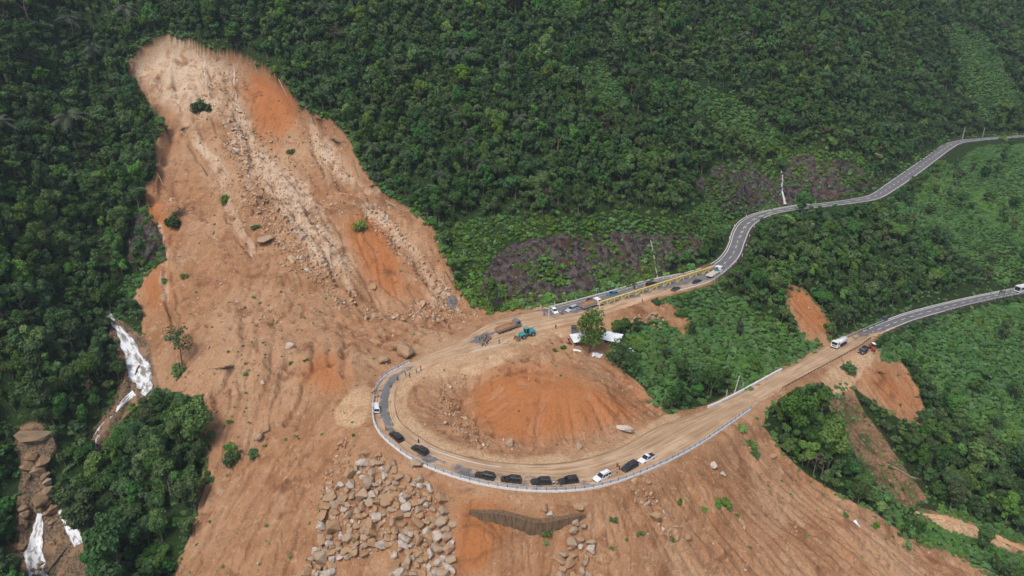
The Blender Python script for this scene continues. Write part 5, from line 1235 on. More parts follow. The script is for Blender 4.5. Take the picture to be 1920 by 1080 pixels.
def boulder_mesh(seed, mat, flat=1.0, rnd=.0):
    r = np.random.default_rng(seed); bm = bmesh.new(); n = 16
    ax = np.array([1, .62 + .38 * r.random(), (.55 + .4 * r.random()) * flat])
    for k in range(n):
        d = r.normal(size=3); d /= np.linalg.norm(d); p = 2.6 + 2 * r.random(); d = d / (np.abs(d) ** p).sum() ** (1 / p); d = d * (.82 + .2 * r.random()) * ax; bm.verts.new(d)
    res = bmesh.ops.convex_hull(bm, input=bm.verts); bmesh.ops.delete(bm, geom=[v for v in bm.verts if not v.link_faces], context='VERTS')
    bmesh.ops.dissolve_limit(bm, angle_limit=math.radians(14), verts=bm.verts, edges=bm.edges)
    bmesh.ops.bevel(bm, geom=list(bm.edges), offset=.07 + rnd, segments=2, affect='EDGES', profile=.6, clamp_overlap=True)
    bmesh.ops.triangulate(bm, faces=bm.faces); bmesh.ops.subdivide_edges(bm, edges=bm.edges, cuts=1, use_grid_fill=True)
    for v in bm.verts:
        c = v.co; k = .04 * math.sin(5.1 * c.x + seed) * math.sin(4.3 * c.y + 2) + .03 * math.sin(9 * c.z + 7 * c.x + seed * 2); v.co += c.normalized() * k
    me = bpy.data.meshes.new("boulder"); bm.to_mesh(me); bm.free(); me.materials.append(mat); return me
BOULDERS_B = [boulder_mesh(540 + k, M_ROCKB, (1, .8)[k % 2], .05) for k in range(6)]
BOULDERS = [boulder_mesh(500 + k, M_ROCK, (1, 1, .7, .85)[k % 4], (.0, .05, .0, .1)[k % 4]) for k in range(16)]
def boulder(px, py, rpx, label, group=None, up=0.0, cat="boulder", idx=None, sq=None):
    p = onto(px, py); dist = np.linalg.norm(p - [0, 0, CAMH]); R = rpx * dist / FPX; me = BOULDERS_B[random.randrange(6)] if (px < 180 and py > 760) else BOULDERS[idx if idx is not None else random.randrange(16)]
    o = link(bpy.data.objects.new("boulder", me)); o.location = (p[0], p[1], place_z(p[0], p[1]) + R * (.28 + up)); o.scale = tuple(R * s for s in (sq or (1.05, 1.05, 1.0)))
    o.rotation_euler = (random.uniform(-.5, .5), random.uniform(-.5, .5), random.uniform(0, 6.28)); tag(o, label, cat, group); return o
def inpoly(x, y, P):
    c = False; n = len(P)
    for i in range(n):
        (x0, y0), (x1, y1) = P[i], P[(i + 1) % n]
        if (y0 > y) != (y1 > y) and x < (x1 - x0) * (y - y0) / (y1 - y0) + x0: c = not c
    return c
def fill(poly, n, r0, r1, pw, label, group, gap=.66, up=.5, tries=16000):
    xs, ys = [p[0] for p in poly], [p[1] for p in poly]; put_ = []
    for k in range(tries):
        if len(put_) >= n: break
        x, y = random.uniform(min(xs), max(xs)), random.uniform(min(ys), max(ys))
        if not inpoly(x, y, poly): continue
        R = r0 + (r1 - r0) * random.random() ** pw * (1 - .34 * len(put_) / n) 
        if all((x - a) ** 2 + ((y - b) * 1.25) ** 2 > ((R + c) * gap) ** 2 for a, b, c in put_): put_.append((x, y, R))
    for x, y, R in put_: boulder(x, y, R, label, group, random.uniform(0, up))
    return put_
PILE = [(667, 850), (727, 856), (751, 891), (815, 911), (838, 947), (849, 973), (852, 1085), (735, 1085), (729, 1030), (693, 1040), (671, 1056), (638, 1056), (615, 1085), (560, 1085), (582, 1051), (600, 1022), (592, 973), (622, 929), (655, 895)]
fill(PILE, 200, 7.2, 16.0, 1.9, "boulder in the great pile of pale rocks below the bend", "boulders of the great rock pile")
fill([(1065, 975), (1095, 985), (1110, 1020), (1108, 1085), (1030, 1085), (1050, 1050), (1070, 1015)], 20, 6, 13, 1.2, "boulder in the short rock run below the retaining wall's right end", "boulders below the retaining wall")
fill([(1180, 600), (1215, 588), (1240, 590), (1248, 612), (1225, 622), (1190, 612)], 20, 3.2, 7.5, 1.3, "pale boulder in the heap on the slope right of the shelters", "boulders right of the shelters")
fill([(30, 870), (70, 850), (110, 900), (120, 940), (95, 1000), (110, 1085), (20, 1085), (40, 1000), (45, 930)], 32, 4, 15, 1.8, "brown boulder in the stream bed at lower left", "boulders in the stream bed")
for px, py, rp, lab, ix, sq in [(762, 660, 25, "huge tan boulder above the left curve of the hairpin", 3, (1.15, .95, .95)), (717, 678, 15, "pale flat boulder left of the huge tan boulder", 2, None), (780, 873, 17, "white angular boulder just outside the parapet, below the black cars", 2, (1.2, .9, .8)),
        (737, 873, 13, "tall white block at the top of the great rock pile", 4, (.8, .8, 1.5)), (1170, 808, 15, "wedge-shaped orange boulder in the mud between the mound and lower road", 6, (1.4, .7, .8)), (1228, 975, 15, "tall tan boulder standing alone on the slope right of the rock run", 7, (.8, .8, 1.4)),
        (1085, 955, 12, "tan boulder at the right end of the dark retaining wall", 3, None), (1022, 955, 9, "pale boulder above the middle of the dark retaining wall", 9, None), (1030, 964, 7, "small orange boulder above the middle of the dark retaining wall", 1, None), (955, 833, 9, "brown boulder at the foot of the orange mound, left of centre", 5, None), (1085, 838, 9, "low tan boulder on the mud at the foot of the orange mound", 11, None),
        (700, 540, 7, "boulder on the apron of the landslide, right of centre", 8, None), (498, 455, 15, "grey-white boulder in the middle of the landslide", 10, None), (545, 652, 9, "pale boulder on the debris shelf left of the road", 12, None), (500, 808, 10, "pale boulder on the debris fan left of the hairpin", 13, None), (486, 822, 9, "tan boulder just below the pale one on the debris fan", 14, None),
        (700, 735, 7, "grey boulder left of the hairpin's upper end", 15, None), (1215, 905, 7, "boulder on the dark patch under the white pickup", 0, None), (1340, 875, 9, "boulder below the straight parapet of the lower road", 1, None), (1355, 890, 7, "small boulder below the straight parapet of the lower road", 2, None), (1450, 858, 8, "boulder beside the grove below the lower road", 3, None),
        (66, 822, 20, "large pale rock outcrop on the left bank of the stream", 3, (1.5, 1, .8)), (82, 945, 19, "biggest brown boulder in the lower stream bed", 7, None), (1240, 870, 6, "small pale boulder outside the parapet beneath the pickup", 6, None), (1290, 1010, 7, "lone tan boulder low on the foreground slope", 5, None)]:
    boulder(px, py, rp, lab, None, .1, "boulder", ix, sq)

# tilted grey slab at the toe of the landslide
p = onto(850, 572); o = link(bpy.data.objects.new("fallen_slab", boulder_mesh(555, plain("wet grey rock", (.15, .14, .135), .7, 0, .3, .35), .6))); o.scale = (3.0, 5.2, 1.6); o.location = tuple(p + [0, 1, .6]); o.rotation_euler = (math.radians(40), math.radians(10), math.radians(35)); tag(o, "big tilted grey slab at the right toe of the landslide", "slab")

def rubble():
    r = np.random.default_rng(77); x, y = jitter_grid(-130, 190, 108, 340, .85, r); ok, px, py = in_frame(x, y, 60); x, y = x[ok], y[ok]
    z = ground(x, y); px, py = project(x, y, z); d = road_query(x, y)[0]; soil, pale, mud, red = cover(x, y, z, ['soil', 'pale', 'mud', 'red'])
    dens = .05 + .75 * sstep(.2, .7, pale + .35 * fbm(x, y, 9, 3, 5)) + .30 * (fbm(x, y, 11, 3, 6) > .22) + .35 * (fbm(x, y, 5, 3, 7) > .36)
    chute = np.zeros(len(x))
    for a, b, w in (((868, 700), (835, 745), 22), ((835, 745), (850, 790), 26), ((850, 790), (905, 830), 24), ((430, 240), (470, 360), 26), ((470, 360), (560, 470), 34), ((560, 470), (650, 560), 34), ((700, 400), (850, 575), 26), ((1195, 915), (1260, 1000), 30), ((650, 840), (590, 960), 24), ((880, 590), (780, 575), 20), ((690, 590), (880, 590), 16)):
        a, b = np.array(a, float), np.array(b, float); t = np.clip(((px - a[0]) * (b - a)[0] + (py - a[1]) * (b - a)[1]) / ((b - a) ** 2).sum(), 0, 1); q = np.hypot(px - a[0] - t * (b - a)[0], py - a[1] - t * (b - a)[1]); chute = np.maximum(chute, sstep(w, w * .4, q))
    pile = np.array([inpoly(a, b, PILE) for a, b in zip(px, py)]); chute = np.maximum(chute, pile * 1.0)
    upl = sstep(640, 580, py) * sstep(900, 840, px)
    dens = np.maximum(dens * (.5 + .6 * upl), chute * .95) * (1 - .75 * sstep(.3, .7, mud)) * (1 - .6 * sstep(.2, .8, red) * (chute < .1))
    m = (soil > .55) & (d > 1.2) & (r.random(len(x)) < dens); x, y, z, ch = x[m], y[m], z[m], chute[m]; n = len(x)
    s = .13 + .40 * r.random(n) ** 3.0 + ch * .55 * r.random(n) ** 2.2; s *= 1 + .4 * upl[m]; big = r.random(n) < .035; s[big] *= 2.0
    scatter("rubble", np.stack([x, y, z + s * .15], 1), r.random((n, 3)) * 6.28, s[:, None] * (.7 + .6 * r.random((n, 3))), r.integers(0, 8, n), [boulder_small(600 + k) for k in range(8)], "small broken stones strewn over the landslide and bare slopes", "rubble")
def boulder_small(seed):
    r = np.random.default_rng(seed); bm = bmesh.new()
    for k in range(10): d = r.normal(size=3); d /= np.linalg.norm(d); bm.verts.new(d * [1, .8, .65])
    bmesh.ops.convex_hull(bm, input=bm.verts); me = bpy.data.meshes.new("stone"); bm.to_mesh(me); bm.free(); me.materials.append(M_ROCK2); return me
M_ROCK2 = rock_mat("broken stone", ((.36, .22, .125), (.44, .31, .20), (.54, .47, .40)), 2)
rubble()
# ------------------------------------------------------------------ people
def skin(name): return plain(name, (.36, .20, .13), .6, 0, .2, .06)
M_SKIN = skin("skin"); M_HAIR = plain("black hair", (.012, .011, .010), .7)
CLOTH = {k: plain(k + " cloth", c, .9, 0, .1, .15) for k, c in dict(black=(.018, .018, .020), navy=(.02, .03, .07), grey=(.16, .16, .17), white=(.70, .70, .69), pink=(.55, .28, .28), red=(.40, .03, .025), blue=(.05, .16, .36), yellow=(.60, .42, .04), khaki=(.24, .19, .11), green=(.05, .12, .06)).items()}
def figure_mesh(pose):
    """one skinned body: joints as connected points with a thickness each"""
    sw = {'stand': .0, 'walk': .30, 'hip': .02, 'phone': .05}[pose]
    J, E, Rr = [], [], []
    def j(p, r, par=None):
        J.append(p); Rr.append(r)
        if par is not None: E.append((par, len(J) - 1))
        return len(J) - 1
    pel = j((0, 0, .95), .135); w = j((.005, 0, 1.08), .125, pel); ch = j((.012, 0, 1.27), .150, w); nk0 = j((0, 0, 1.44), .085, ch); nk = j((.005, 0, 1.50), .055, nk0)
    hd = j((.02, 0, 1.575), .082, nk); hd2 = j((.015, 0, 1.66), .088, hd); j((.005, 0, 1.715), .055, hd2); j((.112, 0, 1.60), .016, hd); j((.095, 0, 1.545), .02, hd)
    for s in (-1, 1): j((.0, s * .098, 1.605), .018, hd)
    for s in (-1, 1):
        st = sw * s; hp = j((0, s * .095, .90), .098, pel); kn = j((.25 * st + .02, s * .10, .50), .062, hp); an = j((.62 * st - (.12 if st < 0 else 0), s * .105, .09 + (.06 if st < 0 else 0)), .042, kn); to = j((.62 * st + .10 - (.10 if st < 0 else 0), s * .12, .045), .038, an); j((.62 * st + .18 - (.1 if st < 0 else 0), s * .125, .035), .028, to)
        sh = j((0, s * .185, 1.40), .062, nk0)
        if pose == 'hip': el, wr, dr = (-.08, s * .40, 1.20), (.06, s * .22, 1.03), (.05, -s * .08, -.02)
        elif pose == 'phone' and s > 0: el, wr, dr = (.10, s * .27, 1.16), (.26, s * .14, 1.36), (.03, -s * .02, .09)
        else: el, wr, dr = (-.05 - .35 * st * .5, s * .245, 1.13), (.04 - st * .5, s * .25, .88), (.02, 0, -.09)
        e = j(el, .046, sh); wv = j(wr, .031, e); wr = np.array(wr); dr = np.array(dr); pm = j(tuple(wr + dr * .55), .034, wv); sd = np.array([.02, 0, 0]) if abs(dr[2]) > .05 else np.array([0, 0, .02])
        for q, ln in ((-1.5, .75), (-.5, .95), (.5, 1.0), (1.5, .85)):
            a = j(tuple(wr + dr + sd * q), .010, pm); j(tuple(wr + dr * (1 + .55 * ln) + sd * q * 1.05 + np.array([0, -s * .012, 0])), .009, a); 
        t = j(tuple(wr + dr * .5 + sd * 2.1), .011, wv); j(tuple(wr + dr * .95 + sd * 2.6), .009, t)
    me = bpy.data.meshes.new("body"); me.from_pydata(J, E, []); o = bpy.data.objects.new("body", me); COL.objects.link(o)
    m = o.modifiers.new("skin", 'SKIN'); m.use_smooth_shade = True
    for v, r in zip(me.skin_vertices[0].data, Rr): v.radius = (r, r)
    me.skin_vertices[0].data[0].use_root = True
    sb = o.modifiers.new("subd", 'SUBSURF'); sb.levels = 1
    bpy.context.view_layer.update(); dg = bpy.context.evaluated_depsgraph_get(); out = bpy.data.meshes.new_from_object(o.evaluated_get(dg)); bpy.data.objects.remove(o); return out
FIG = {p: figure_mesh(p) for p in ('stand', 'walk', 'hip', 'phone')}
FIGC = {}
def hair_mesh(cap=None):
    m = MB(); secs = []
    for a in np.linspace(0, math.pi * .56, 6):
        rr, z = .103 * math.sin(a) + .002, 1.635 + .115 * math.cos(a); secs.append([(-.008 + rr * math.cos(t), rr * .92 * math.sin(t), z - (.03 * (1 - math.cos(t)) * (a > 1) if cap is None else 0)) for t in np.linspace(0, 2 * math.pi, 14, endpoint=False)])
    m.loft(secs[::-1])
    if cap is not None:
        ring = [[(-.005 + r_ * math.cos(t), r_ * math.sin(t), 1.64 + dz) for t in np.linspace(0, 2 * math.pi, 16, endpoint=False)] for r_, dz in ((.10, .012), (.19, -.005), (.19, .0), (.10, .02))]; m.loft(ring)
    return m.mesh("hair" if cap is None else "hat", cap or M_HAIR, True)
HAIR = hair_mesh(); HATS = {k: hair_mesh(CLOTH[k]) for k in ('khaki', 'white', 'red')}
EYES = MB()
for s_ in (-1, 1): EYES.cyl((.098, s_ * .034, 1.618), .012, .012, 'x', 8)
EYES = EYES.mesh("eyes", M_PLASTIC)
def person(px, py, pose, top, bot, label, face=0.0, hat=None, group=None):
    key = (pose, top, bot)
    if key not in FIGC:
        me = FIG[pose].copy()
        for m in (M_SKIN, CLOTH[top], CLOTH[bot], M_HAIR): me.materials.append(m)
        n = len(me.polygons); c = np.zeros(n * 3, np.float32); me.polygons.foreach_get("center", c); c = c.reshape(-1, 3); z, y = c[:, 2], np.abs(c[:, 1]); mi = np.zeros(n, np.int32)
        mi[(z < .97)] = 2; mi[z < .075] = 3; mi[(z >= .97) & (z < 1.47)] = 1
        arm = (y > .20) & (z < 1.22) & (z > .72); mi[arm & (z < 1.10)] = 0; mi[arm & (z >= 1.10)] = 1
        me.polygons.foreach_set("material_index", mi); me.name = "person"; FIGC[key] = me
    p = onto(px, py); o = link(bpy.data.objects.new("person", FIGC[key])); o.location = (p[0], p[1], top_z(p[0], p[1]) + .01); o.rotation_euler = (0, 0, face); tag(o, label, "person", group)
    link(bpy.data.objects.new("hair", HAIR) if hat is None else bpy.data.objects.new("hat", HATS[hat]), o); link(bpy.data.objects.new("eyes", EYES), o); return o
W1 = "people walking on the upper end of the hairpin"
person(746, 716, 'walk', 'black', 'navy', "person in black at the start of the dark asphalt strip, nearest the parapet's upper end", 1.0, None, W1)
person(760, 706, 'stand', 'red', 'black', "person in a red top, left one of a pair on the upper hairpin", 0.5, None, W1); person(768, 708, 'hip', 'navy', 'black', "person in dark blue, right one of a pair on the upper hairpin", 3, None, W1)
person(781, 701, 'walk', 'grey', 'navy', "person in grey walking up the hairpin, second from the top", .7, None, W1); person(789, 695, 'walk', 'red', 'navy', "person in red walking farthest up the hairpin's left curve", .7, None, W1)
person(713, 736, 'stand', 'white', 'black', "person in a white shirt standing alone on the road behind the parapet group", 2.2); person(702, 742, 'stand', 'red', 'black', "person in red leaning at the parapet above the white car", 2.8)
person(704, 748, 'stand', 'white', 'khaki', "person in white beside the one in red at the parapet above the white car", .2, 'red'); person(709, 747, 'stand', 'pink', 'grey', "person in pink nearest the road centre above the white car", 1.2)
person(732, 728, 'stand', 'khaki', 'black', "person in khaki alone on the muddy edge of the upper hairpin", 4.0); person(724, 810, 'stand', 'black', 'black', "person in black by the parapet just uphill of the first black car", 3.4)
person(785, 833, 'stand', 'navy', 'black', "person in dark clothes on the mud edge above the second black car", 4.4); person(946, 903, 'stand', 'black', 'navy', "left one of two people in black at a black car's bonnet", 5.0); person(953, 902, 'phone', 'black', 'black', "right one of two people in black at a black car's bonnet", 4.6)
person(1038, 911, 'stand', 'white', 'navy', "person in a white shirt between the two right-hand black cars", 1.5); person(1044, 912, 'hip', 'pink', 'grey', "person in a pink shirt between the two right-hand black cars", 2.0)
person(1157, 878, 'stand', 'red', 'black', "person in dark red at the back of the trio between white and black cars", 4.2); person(1161, 884, 'walk', 'black', 'black', "person in black in the trio between white and black cars", 3.4); person(1156, 890, 'stand', 'pink', 'khaki', "person in pink nearest the parapet in the trio of three", .5)
person(936, 645, 'stand', 'black', 'black', "person in black standing alone between the crowd and the teal loader", 3.6); person(1042, 617, 'stand', 'black', 'navy', "person in dark clothes alone on the muddy road above the grey parked car", 4.4)
person(1066, 642, 'stand', 'navy', 'black', "person in a white hat beside the lone motorbike", 4.6, 'white'); person(1204, 569, 'walk', 'black', 'khaki', "person in black walking along the mud by the yellow girder", .4); person(1193, 545, 'walk', 'white', 'navy', "person in white on the asphalt between the blue and green cars", 3.2); person(1189, 544, 'stand', 'black', 'black', "person in black beside the one in white under the rock cut", 1.2)
person(1050, 590, 'stand', 'white', 'grey', "person in white behind the white car on the lay-by", 3.9); person(1054, 592, 'hip', 'grey', 'black', "person in grey just right of the white car on the lay-by", 2.7); person(1080, 646, 'stand', 'red', 'black', "person in red under the edge of the white tarpaulin shelter", 5.0)
person(1020, 594, 'stand', 'black', 'black', "person in black left of the slim white pole", 4.0)
CR = [(899, 641, 'black'), (903, 637, 'khaki'), (904, 646, 'yellow'), (909, 644, 'blue'), (907, 639, 'grey'), (912, 636, 'navy'), (911, 641, 'black'), (915, 637, 'blue'), (918, 634, 'pink'), (921, 636, 'white'), (915, 643, 'green'), (910, 650, 'white'), (904, 651, 'khaki'), (914, 648, 'navy')]
for k, (px, py, c) in enumerate(CR):
    ends = {0: "at the left end", 3: "on the near side", 6: "in the middle", 7: "on the far right side", 2: "at the near left corner", 12: "at the very front", 11: "at the front", 9: "at the right end", 5: "at the back", 13: "at the near right corner", 1: "at the back left", 4: "in the middle", 8: "at the right end", 10: "on the right side"}[k]
    person(px, py, ('stand', 'hip', 'phone', 'stand')[k % 4], c, ('black', 'navy', 'grey')[k % 3], "person in %s %s of the crowd on the upper road" % (c, ends), k * 1.7, ('khaki' if k % 5 == 2 else None), "crowd standing on the upper road")

# ------------------------------------------------------------------ single plants
def palm_parts(seed):
    r = np.random.default_rng(seed); V, F, T = [], [], []
    for k in range(15):
        a = k * 2.399 + r.normal(0, .15); el = .95 - .075 * k + r.normal(0, .08); L = 1.0 * (.8 + .3 * r.random()); P = []
        for t in np.linspace(0, 1, 9): P.append((L * t * math.cos(el) * math.cos(a), L * t * math.cos(el) * math.sin(a), L * (t * math.sin(el) - .55 * t * t)))
        sd = np.array([-math.sin(a), math.cos(a), 0])
        for i in range(8):
            p, q = np.array(P[i]), np.array(P[i + 1]); wd = .26 * math.sin(math.pi * (.12 + .85 * (i + .5) / 8)) ** .8
            for s in (-1, 1):
                for h in (0, .5):
                    b0 = p + (q - p) * h; b1 = b0 + (q - p) * .34; tip = b0 + (q - p) * .75 + sd * s * wd + np.array([0, 0, -.35 * wd]); o = len(V); V += [b0, b1, tip + (q - p) * .08, tip]; F.append((o, o + 1, o + 2, o + 3)); T += [.3 + .6 * r.random()] * 4
    c = mesh_np("fronds", V, F, [M_PALM], False); col_attr(c, "leaf", np.repeat(np.array(T)[:, None], 3, 1)); return c
PALMS = [palm_parts(700 + k) for k in range(4)]
PT = MB().tube([(0, 0, -.5), (.02, .02, .6), (0, 0, 1.35)], [.06, .045, .04], 8).mesh("trunk", M_BARK)
PALML = ["grey-green palm standing highest near the top left corner", "grey-green palm in the left forest with the widest spread of fronds", "palm at the left picture edge among dark trees", "palm just left of the head of the landslide", "palm above the left shoulder of the landslide"]
for k, (px, py, rp, lab) in enumerate([(140, 70, 25, PALML[0]), (140, 268, 36, PALML[1]), (8, 262, 26, PALML[2]), (243, 48, 24, PALML[3]), (182, 125, 24, PALML[4]), (612, 40, 22, "palm near the top edge above the right shoulder of the landslide"), (770, 125, 17, "left one of three palms in a row on the central mountainside"), (848, 118, 20, "middle one of three palms in a row on the central mountainside"), (882, 118, 20, "right one of three palms in a row on the central mountainside"),
        (862, 238, 24, "palm in the centre of the forest with drooping fronds"), (975, 240, 20, "palm in the central forest, right of the drooping one"), (878, 285, 22, "palm just below the drooping one in the central forest"), (906, 325, 22, "lowest palm of the central forest, above the rock cut"), (700, 292, 20, "palm close to the right edge of the landslide"), (1098, 236, 17, "palm on the mountainside right of the central forest"),
        (1258, 100, 20, "left one of two palms standing close together on the right mountainside"), (1276, 108, 18, "right one of two palms standing close together on the right mountainside"), (828, 345, 20, "palm in the forest above the right toe of the landslide"), (1394, 82, 16, "palm high on the right mountainside near the top edge")]):
    p = onto(px, py + 6); R = rp * np.linalg.norm(p - [0, 0, CAMH]) / FPX; e = empty("palm", (p[0], p[1], place_z(p[0], p[1])), k * 1.3); e.scale = (R, R, R); tag(e, lab, "palm")
    c = link(bpy.data.objects.new("fronds", PALMS[k % 4]), e); c.location = (0, 0, 1.3); link(bpy.data.objects.new("trunk", PT), e)
def sparse_tree(px, py, hpx, label, kinds, rad, per, size, mat, trunk_h, name="tree"):
    p = onto(px, py); S_ = hpx * np.linalg.norm(p - [0, 0, CAMH]) / FPX; r = np.random.default_rng(px); e = empty(name, (p[0], p[1], place_z(p[0], p[1]))); tag(e, label, "tree"); cl = []; L = []
    main = [np.array([.03 * math.sin(3 * t), .02 * t, -.03 + .95 * t]) for t in np.linspace(0, 1, 8)]; L.append((main, np.linspace(.022, .006, 8)))
    for k in range(kinds):
        t = trunk_h + (1 - trunk_h) * (k + .5) / kinds; a = k * 2.4 + r.normal(0, .3); l = rad * (1.05 - .75 * abs(t - trunk_h - .25)) * (.6 + .5 * r.random()); b = main[min(7, int(t * 7))]; q = b + np.array([math.cos(a) * l, math.sin(a) * l, .10 + .05 * r.random()]); L.append(([b, (b + q) / 2 + [0, 0, .02], q], [.010, .007, .003])); cl.append((q, np.array([1, 1, .8]) * rad * (.38 + .3 * r.random())))
    V, F, T = leaf_cloud(r, cl, per, size); me = mesh_np("crown", V * S_, F, [mat], False); col_attr(me, "leaf", np.stack([T] * 3, 1)); link(bpy.data.objects.new("crown", me), e)
    V, F = join_tubes([(np.array(P) * S_, np.array(R) * S_) for P, R in L]); link(bpy.data.objects.new("trunk", mesh_np("trunk", V, F, [M_BARK])), e)
sparse_tree(1104, 662, 84, "tall leafy tree on the mound's rim between the white tarpaulin roofs", 22, .25, 85, .026, M_LEAF, .28)
sparse_tree(341, 686, 70, "lone sparse tree with a bare trunk on the debris slope by the stream", 10, .20, 60, .026, M_LEAF, .5)
sparse_tree(1158, 690, 52, "bushy dark tree in front of the white-roofed hut", 14, .34, 90, .034, M_LEAF, .2); sparse_tree(1180, 700, 44, "second bushy tree at the right of the white-roofed hut", 12, .34, 90, .036, M_LEAF, .2)
SH = [bush_mesh("shrub", 800 + k, (M_BRIGHT, M_SCRUB, M_LEAF2, M_LEAF)[k % 4], 120, 7, .12, .62) for k in range(8)]; BR = [strand_mesh("brush_pile", 820 + k, M_DRY, 60) for k in range(3)]
SHRUBS = [(378, 202, 20, 3, "dark green torn-off shrub mat high in the landslide"), (545, 284, 9, 2, "small green shrub on the upper landslide, right of centre"), (325, 416, 18, 3, "dark green shrub at the left edge of the landslide"), (425, 372, 13, 0, "green shrub in the left middle of the landslide"), (672, 420, 17, 2, "yellow-green shrub in the right middle of the landslide"), (480, 425, 9, 0, "small shrub among rubble in the middle of the landslide"), (500, 378, 8, 2, "small shrub near the landslide's rock streak"), (345, 517, 8, 0, "small bright shrub on the landslide's left apron"), (312, 525, 9, 2, "shrub by the forest edge on the landslide's left apron"),
 (336, 692, 17, 0, "bright shrub at the foot of the lone sparse tree"), (460, 700, 6, 1, "small shrub on the debris slope right of the dark brush pile"), (545, 680, 5, 0, "small green tuft on the debris slope below the apron, left"), (574, 675, 5, 0, "small green tuft on the debris slope below the apron, right"), (430, 790, 6, 0, "small shrub on the bare slope right of the grove"), (398, 815, 12, 1, "shrub touching the right side of the grove"), (436, 858, 19, 3, "big dark shrub on the bare slope right of the grove"), (475, 850, 14, 3, "dark shrub just right of the big one near the grove"), (432, 838, 12, 1, "upper one of the shrubs right of the grove"), (395, 900, 11, 2, "shrub at the lower right edge of the grove"),
 (1028, 997, 13, 0, "bright green shrub below the dark retaining wall"), (1026, 1018, 7, 1, "small shrub under the bright one below the retaining wall"), (1357, 940, 15, 0, "largest bright shrub on the right foreground slope"), (1345, 945, 9, 1, "shrub at the left of the largest bright one on the foreground slope"), (1320, 954, 7, 1, "small shrub on the foreground slope left of the bright pair"), (1276, 938, 8, 0, "green tuft on the foreground slope below the straight parapet"), (1150, 974, 8, 3, "dark tuft right of the retaining wall"), (1200, 1000, 8, 0, "green tuft low on the foreground slope, right of the rock run"), (1262, 1010, 6, 2, "small tuft beside the lone low boulder"), (1390, 800, 13, 1, "upper shrub of the green patch below the straight parapet"), (1405, 830, 15, 0, "middle shrub of the green patch below the straight parapet"), (1418, 850, 13, 2, "lowest shrub of the green patch below the straight parapet"), (1585, 965, 7, 0, "tuft at the edge of the bare slope below the gully"), (1640, 985, 9, 0, "bright shrub on the bare slope's lower right edge"), (1700, 1020, 9, 1, "shrub farthest right on the bare slope"), (1380, 965, 5, 0, "tiny tuft right of the largest bright shrub"),
 (1165, 605, 17, 2, "grassy shrub right of the tall tree"), (1230, 565, 11, 3, "dark shrub on the red spoil beside the upper road"), (1275, 588, 12, 3, "dark shrub at the right end of the red spoil"), (1055, 650, 8, 2, "straggly shrub on the mound's rim left of the shelter"), (1040, 655, 6, 2, "small straggly shrub leftmost on the mound's rim"), (1550, 612, 9, 3, "dark shrub on the red slip beside the tank truck"), (1572, 742, 9, 1, "shrub at the top of the brown gully"), (1590, 690, 16, 3, "grey-green shrub on the shoulder below the small trucks")]
for k, (px, py, rp, mk_, lab) in enumerate(SHRUBS):
    p = onto(px, py + rp * .3); R = rp * np.linalg.norm(p - [0, 0, CAMH]) / FPX * .95; o = link(bpy.data.objects.new("shrub", SH[mk_ + (4 if k % 2 else 0)])); o.location = (p[0], p[1], place_z(p[0], p[1]) - .05); o.scale = (R, R, R); o.rotation_euler = (0, 0, k * 1.1); tag(o, lab, "shrub")
for k, (px, py, rp, lab) in enumerate([(336, 400, 20, "tangle of bare dark branches at the left edge of the landslide"), (632, 268, 18, "tangle of dead branches under the landslide's right rim"), (426, 692, 20, "dark brush pile sliding down the debris slope"), (345, 243, 13, "dead branches lying on the upper left landslide"), (600, 225, 12, "broken branches hanging at the landslide's upper right rim"), (1650, 700, 12, "brown brush heap above the red scarp"), (700, 350, 11, "dark brush at the landslide's right edge")]):
    p = onto(px, py); R = rp * np.linalg.norm(p - [0, 0, CAMH]) / FPX * .8; o = link(bpy.data.objects.new("brush_pile", BR[k % 3])); o.location = (p[0], p[1], place_z(p[0], p[1]) + .05); o.scale = (R, R, R * .8); o.rotation_euler = (.3, 0, k * 1.7); tag(o, lab, "brush pile")
def log(px, py, dpx, dpy, r_, label, mat=M_BARK):
    a, b = hit([px - dpx, px + dpx], [py - dpy, py + dpy]); a[2] += r_ * 1.2; b[2] += r_ * 1.2; o = MB().tube([(0, 0, 0), (b - a) * .5 + [0, 0, .1], b - a], [r_, r_ * .9, r_ * .6], 8).build("log", mat); o.location = tuple(a); tag(o, label, "log")
log(105, 1055, 20, -26, .38, "dark fallen log lying in the lower stream bed")
M_PALEWOOD = plain("pale dead wood", (.34, .30, .23), .8)
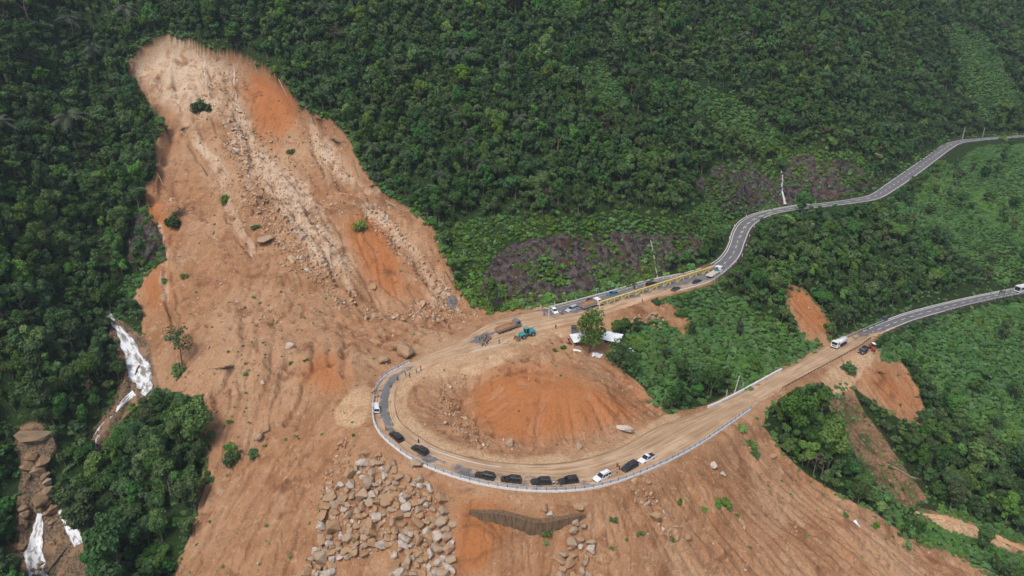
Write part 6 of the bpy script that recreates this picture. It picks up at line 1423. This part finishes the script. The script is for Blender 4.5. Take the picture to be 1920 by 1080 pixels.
for k, (a, b, c, d) in enumerate([(1740, 905, 30, 10), (1690, 885, 26, 14), (1660, 930, 30, 6), (1815, 980, 26, 6), (1720, 860, 18, 20), (1640, 915, 26, 12)]): log(a, b, c, d, .13, "pale fallen bamboo stem lying across the brown gully", M_PALEWOOD)
for o in [q for q in bpy.data.objects if q.name.startswith("log") and q.get("label", "").startswith("pale")]: o["group"] = "fallen stems in the brown gully"; o.name = "fallen_bamboo"

for k, (a, b, c, d) in enumerate([(285, 215, 8, 12), (302, 245, 12, 6), (300, 335, 7, 14), (275, 372, 10, 9), (530, 165, 8, 16), (585, 222, 6, 14), (640, 262, 14, 4), (668, 318, 5, 16), (735, 385, 12, 8), (822, 470, 5, 16), (480, 128, 3, 12), (842, 522, 8, 12), (268, 510, 10, 9), (330, 745, 9, 6)]): log(a, b, c, d, .22, "uprooted trunk lying along the torn edge of the landslide", M_BARK if k % 2 else M_PALEWOOD)
for o in [q for q in bpy.data.objects if q.name.startswith("log") and q.get("label", "").startswith("uprooted")]: o["group"] = "uprooted trunks along the landslide's edge"; o.name = "fallen_log"

# ------------------------------------------------------------------ the air between
def haze():
    me = bpy.data.meshes.new("haze"); x0, x1, y0, y1, z0, z1 = -1990, 1990, -480, 1990, -160, 330
    V = [(x, y, z) for z in (z0, z1) for y in (y0, y1) for x in (x0, x1)]; F = [(0, 2, 3, 1), (4, 5, 7, 6), (0, 1, 5, 4), (1, 3, 7, 5), (3, 2, 6, 7), (2, 0, 4, 6)]
    me.from_pydata(V, [], F); m = bpy.data.materials.new("haze"); m.use_nodes = True; t = m.node_tree; t.nodes.remove(t.nodes["Principled BSDF"]); v = t.nodes.new("ShaderNodeVolumePrincipled")
    v.inputs["Color"].default_value = (.74, .86, 1.0, 1); v.inputs["Density"].default_value = HAZE; v.inputs["Anisotropy"].default_value = .2; t.links.new(v.outputs[0], t.nodes["Material Output"].inputs["Volume"]); me.materials.append(m)
    o = link(bpy.data.objects.new("haze", me)); tag(o, kind="stuff")
HAZE = .00016
haze()
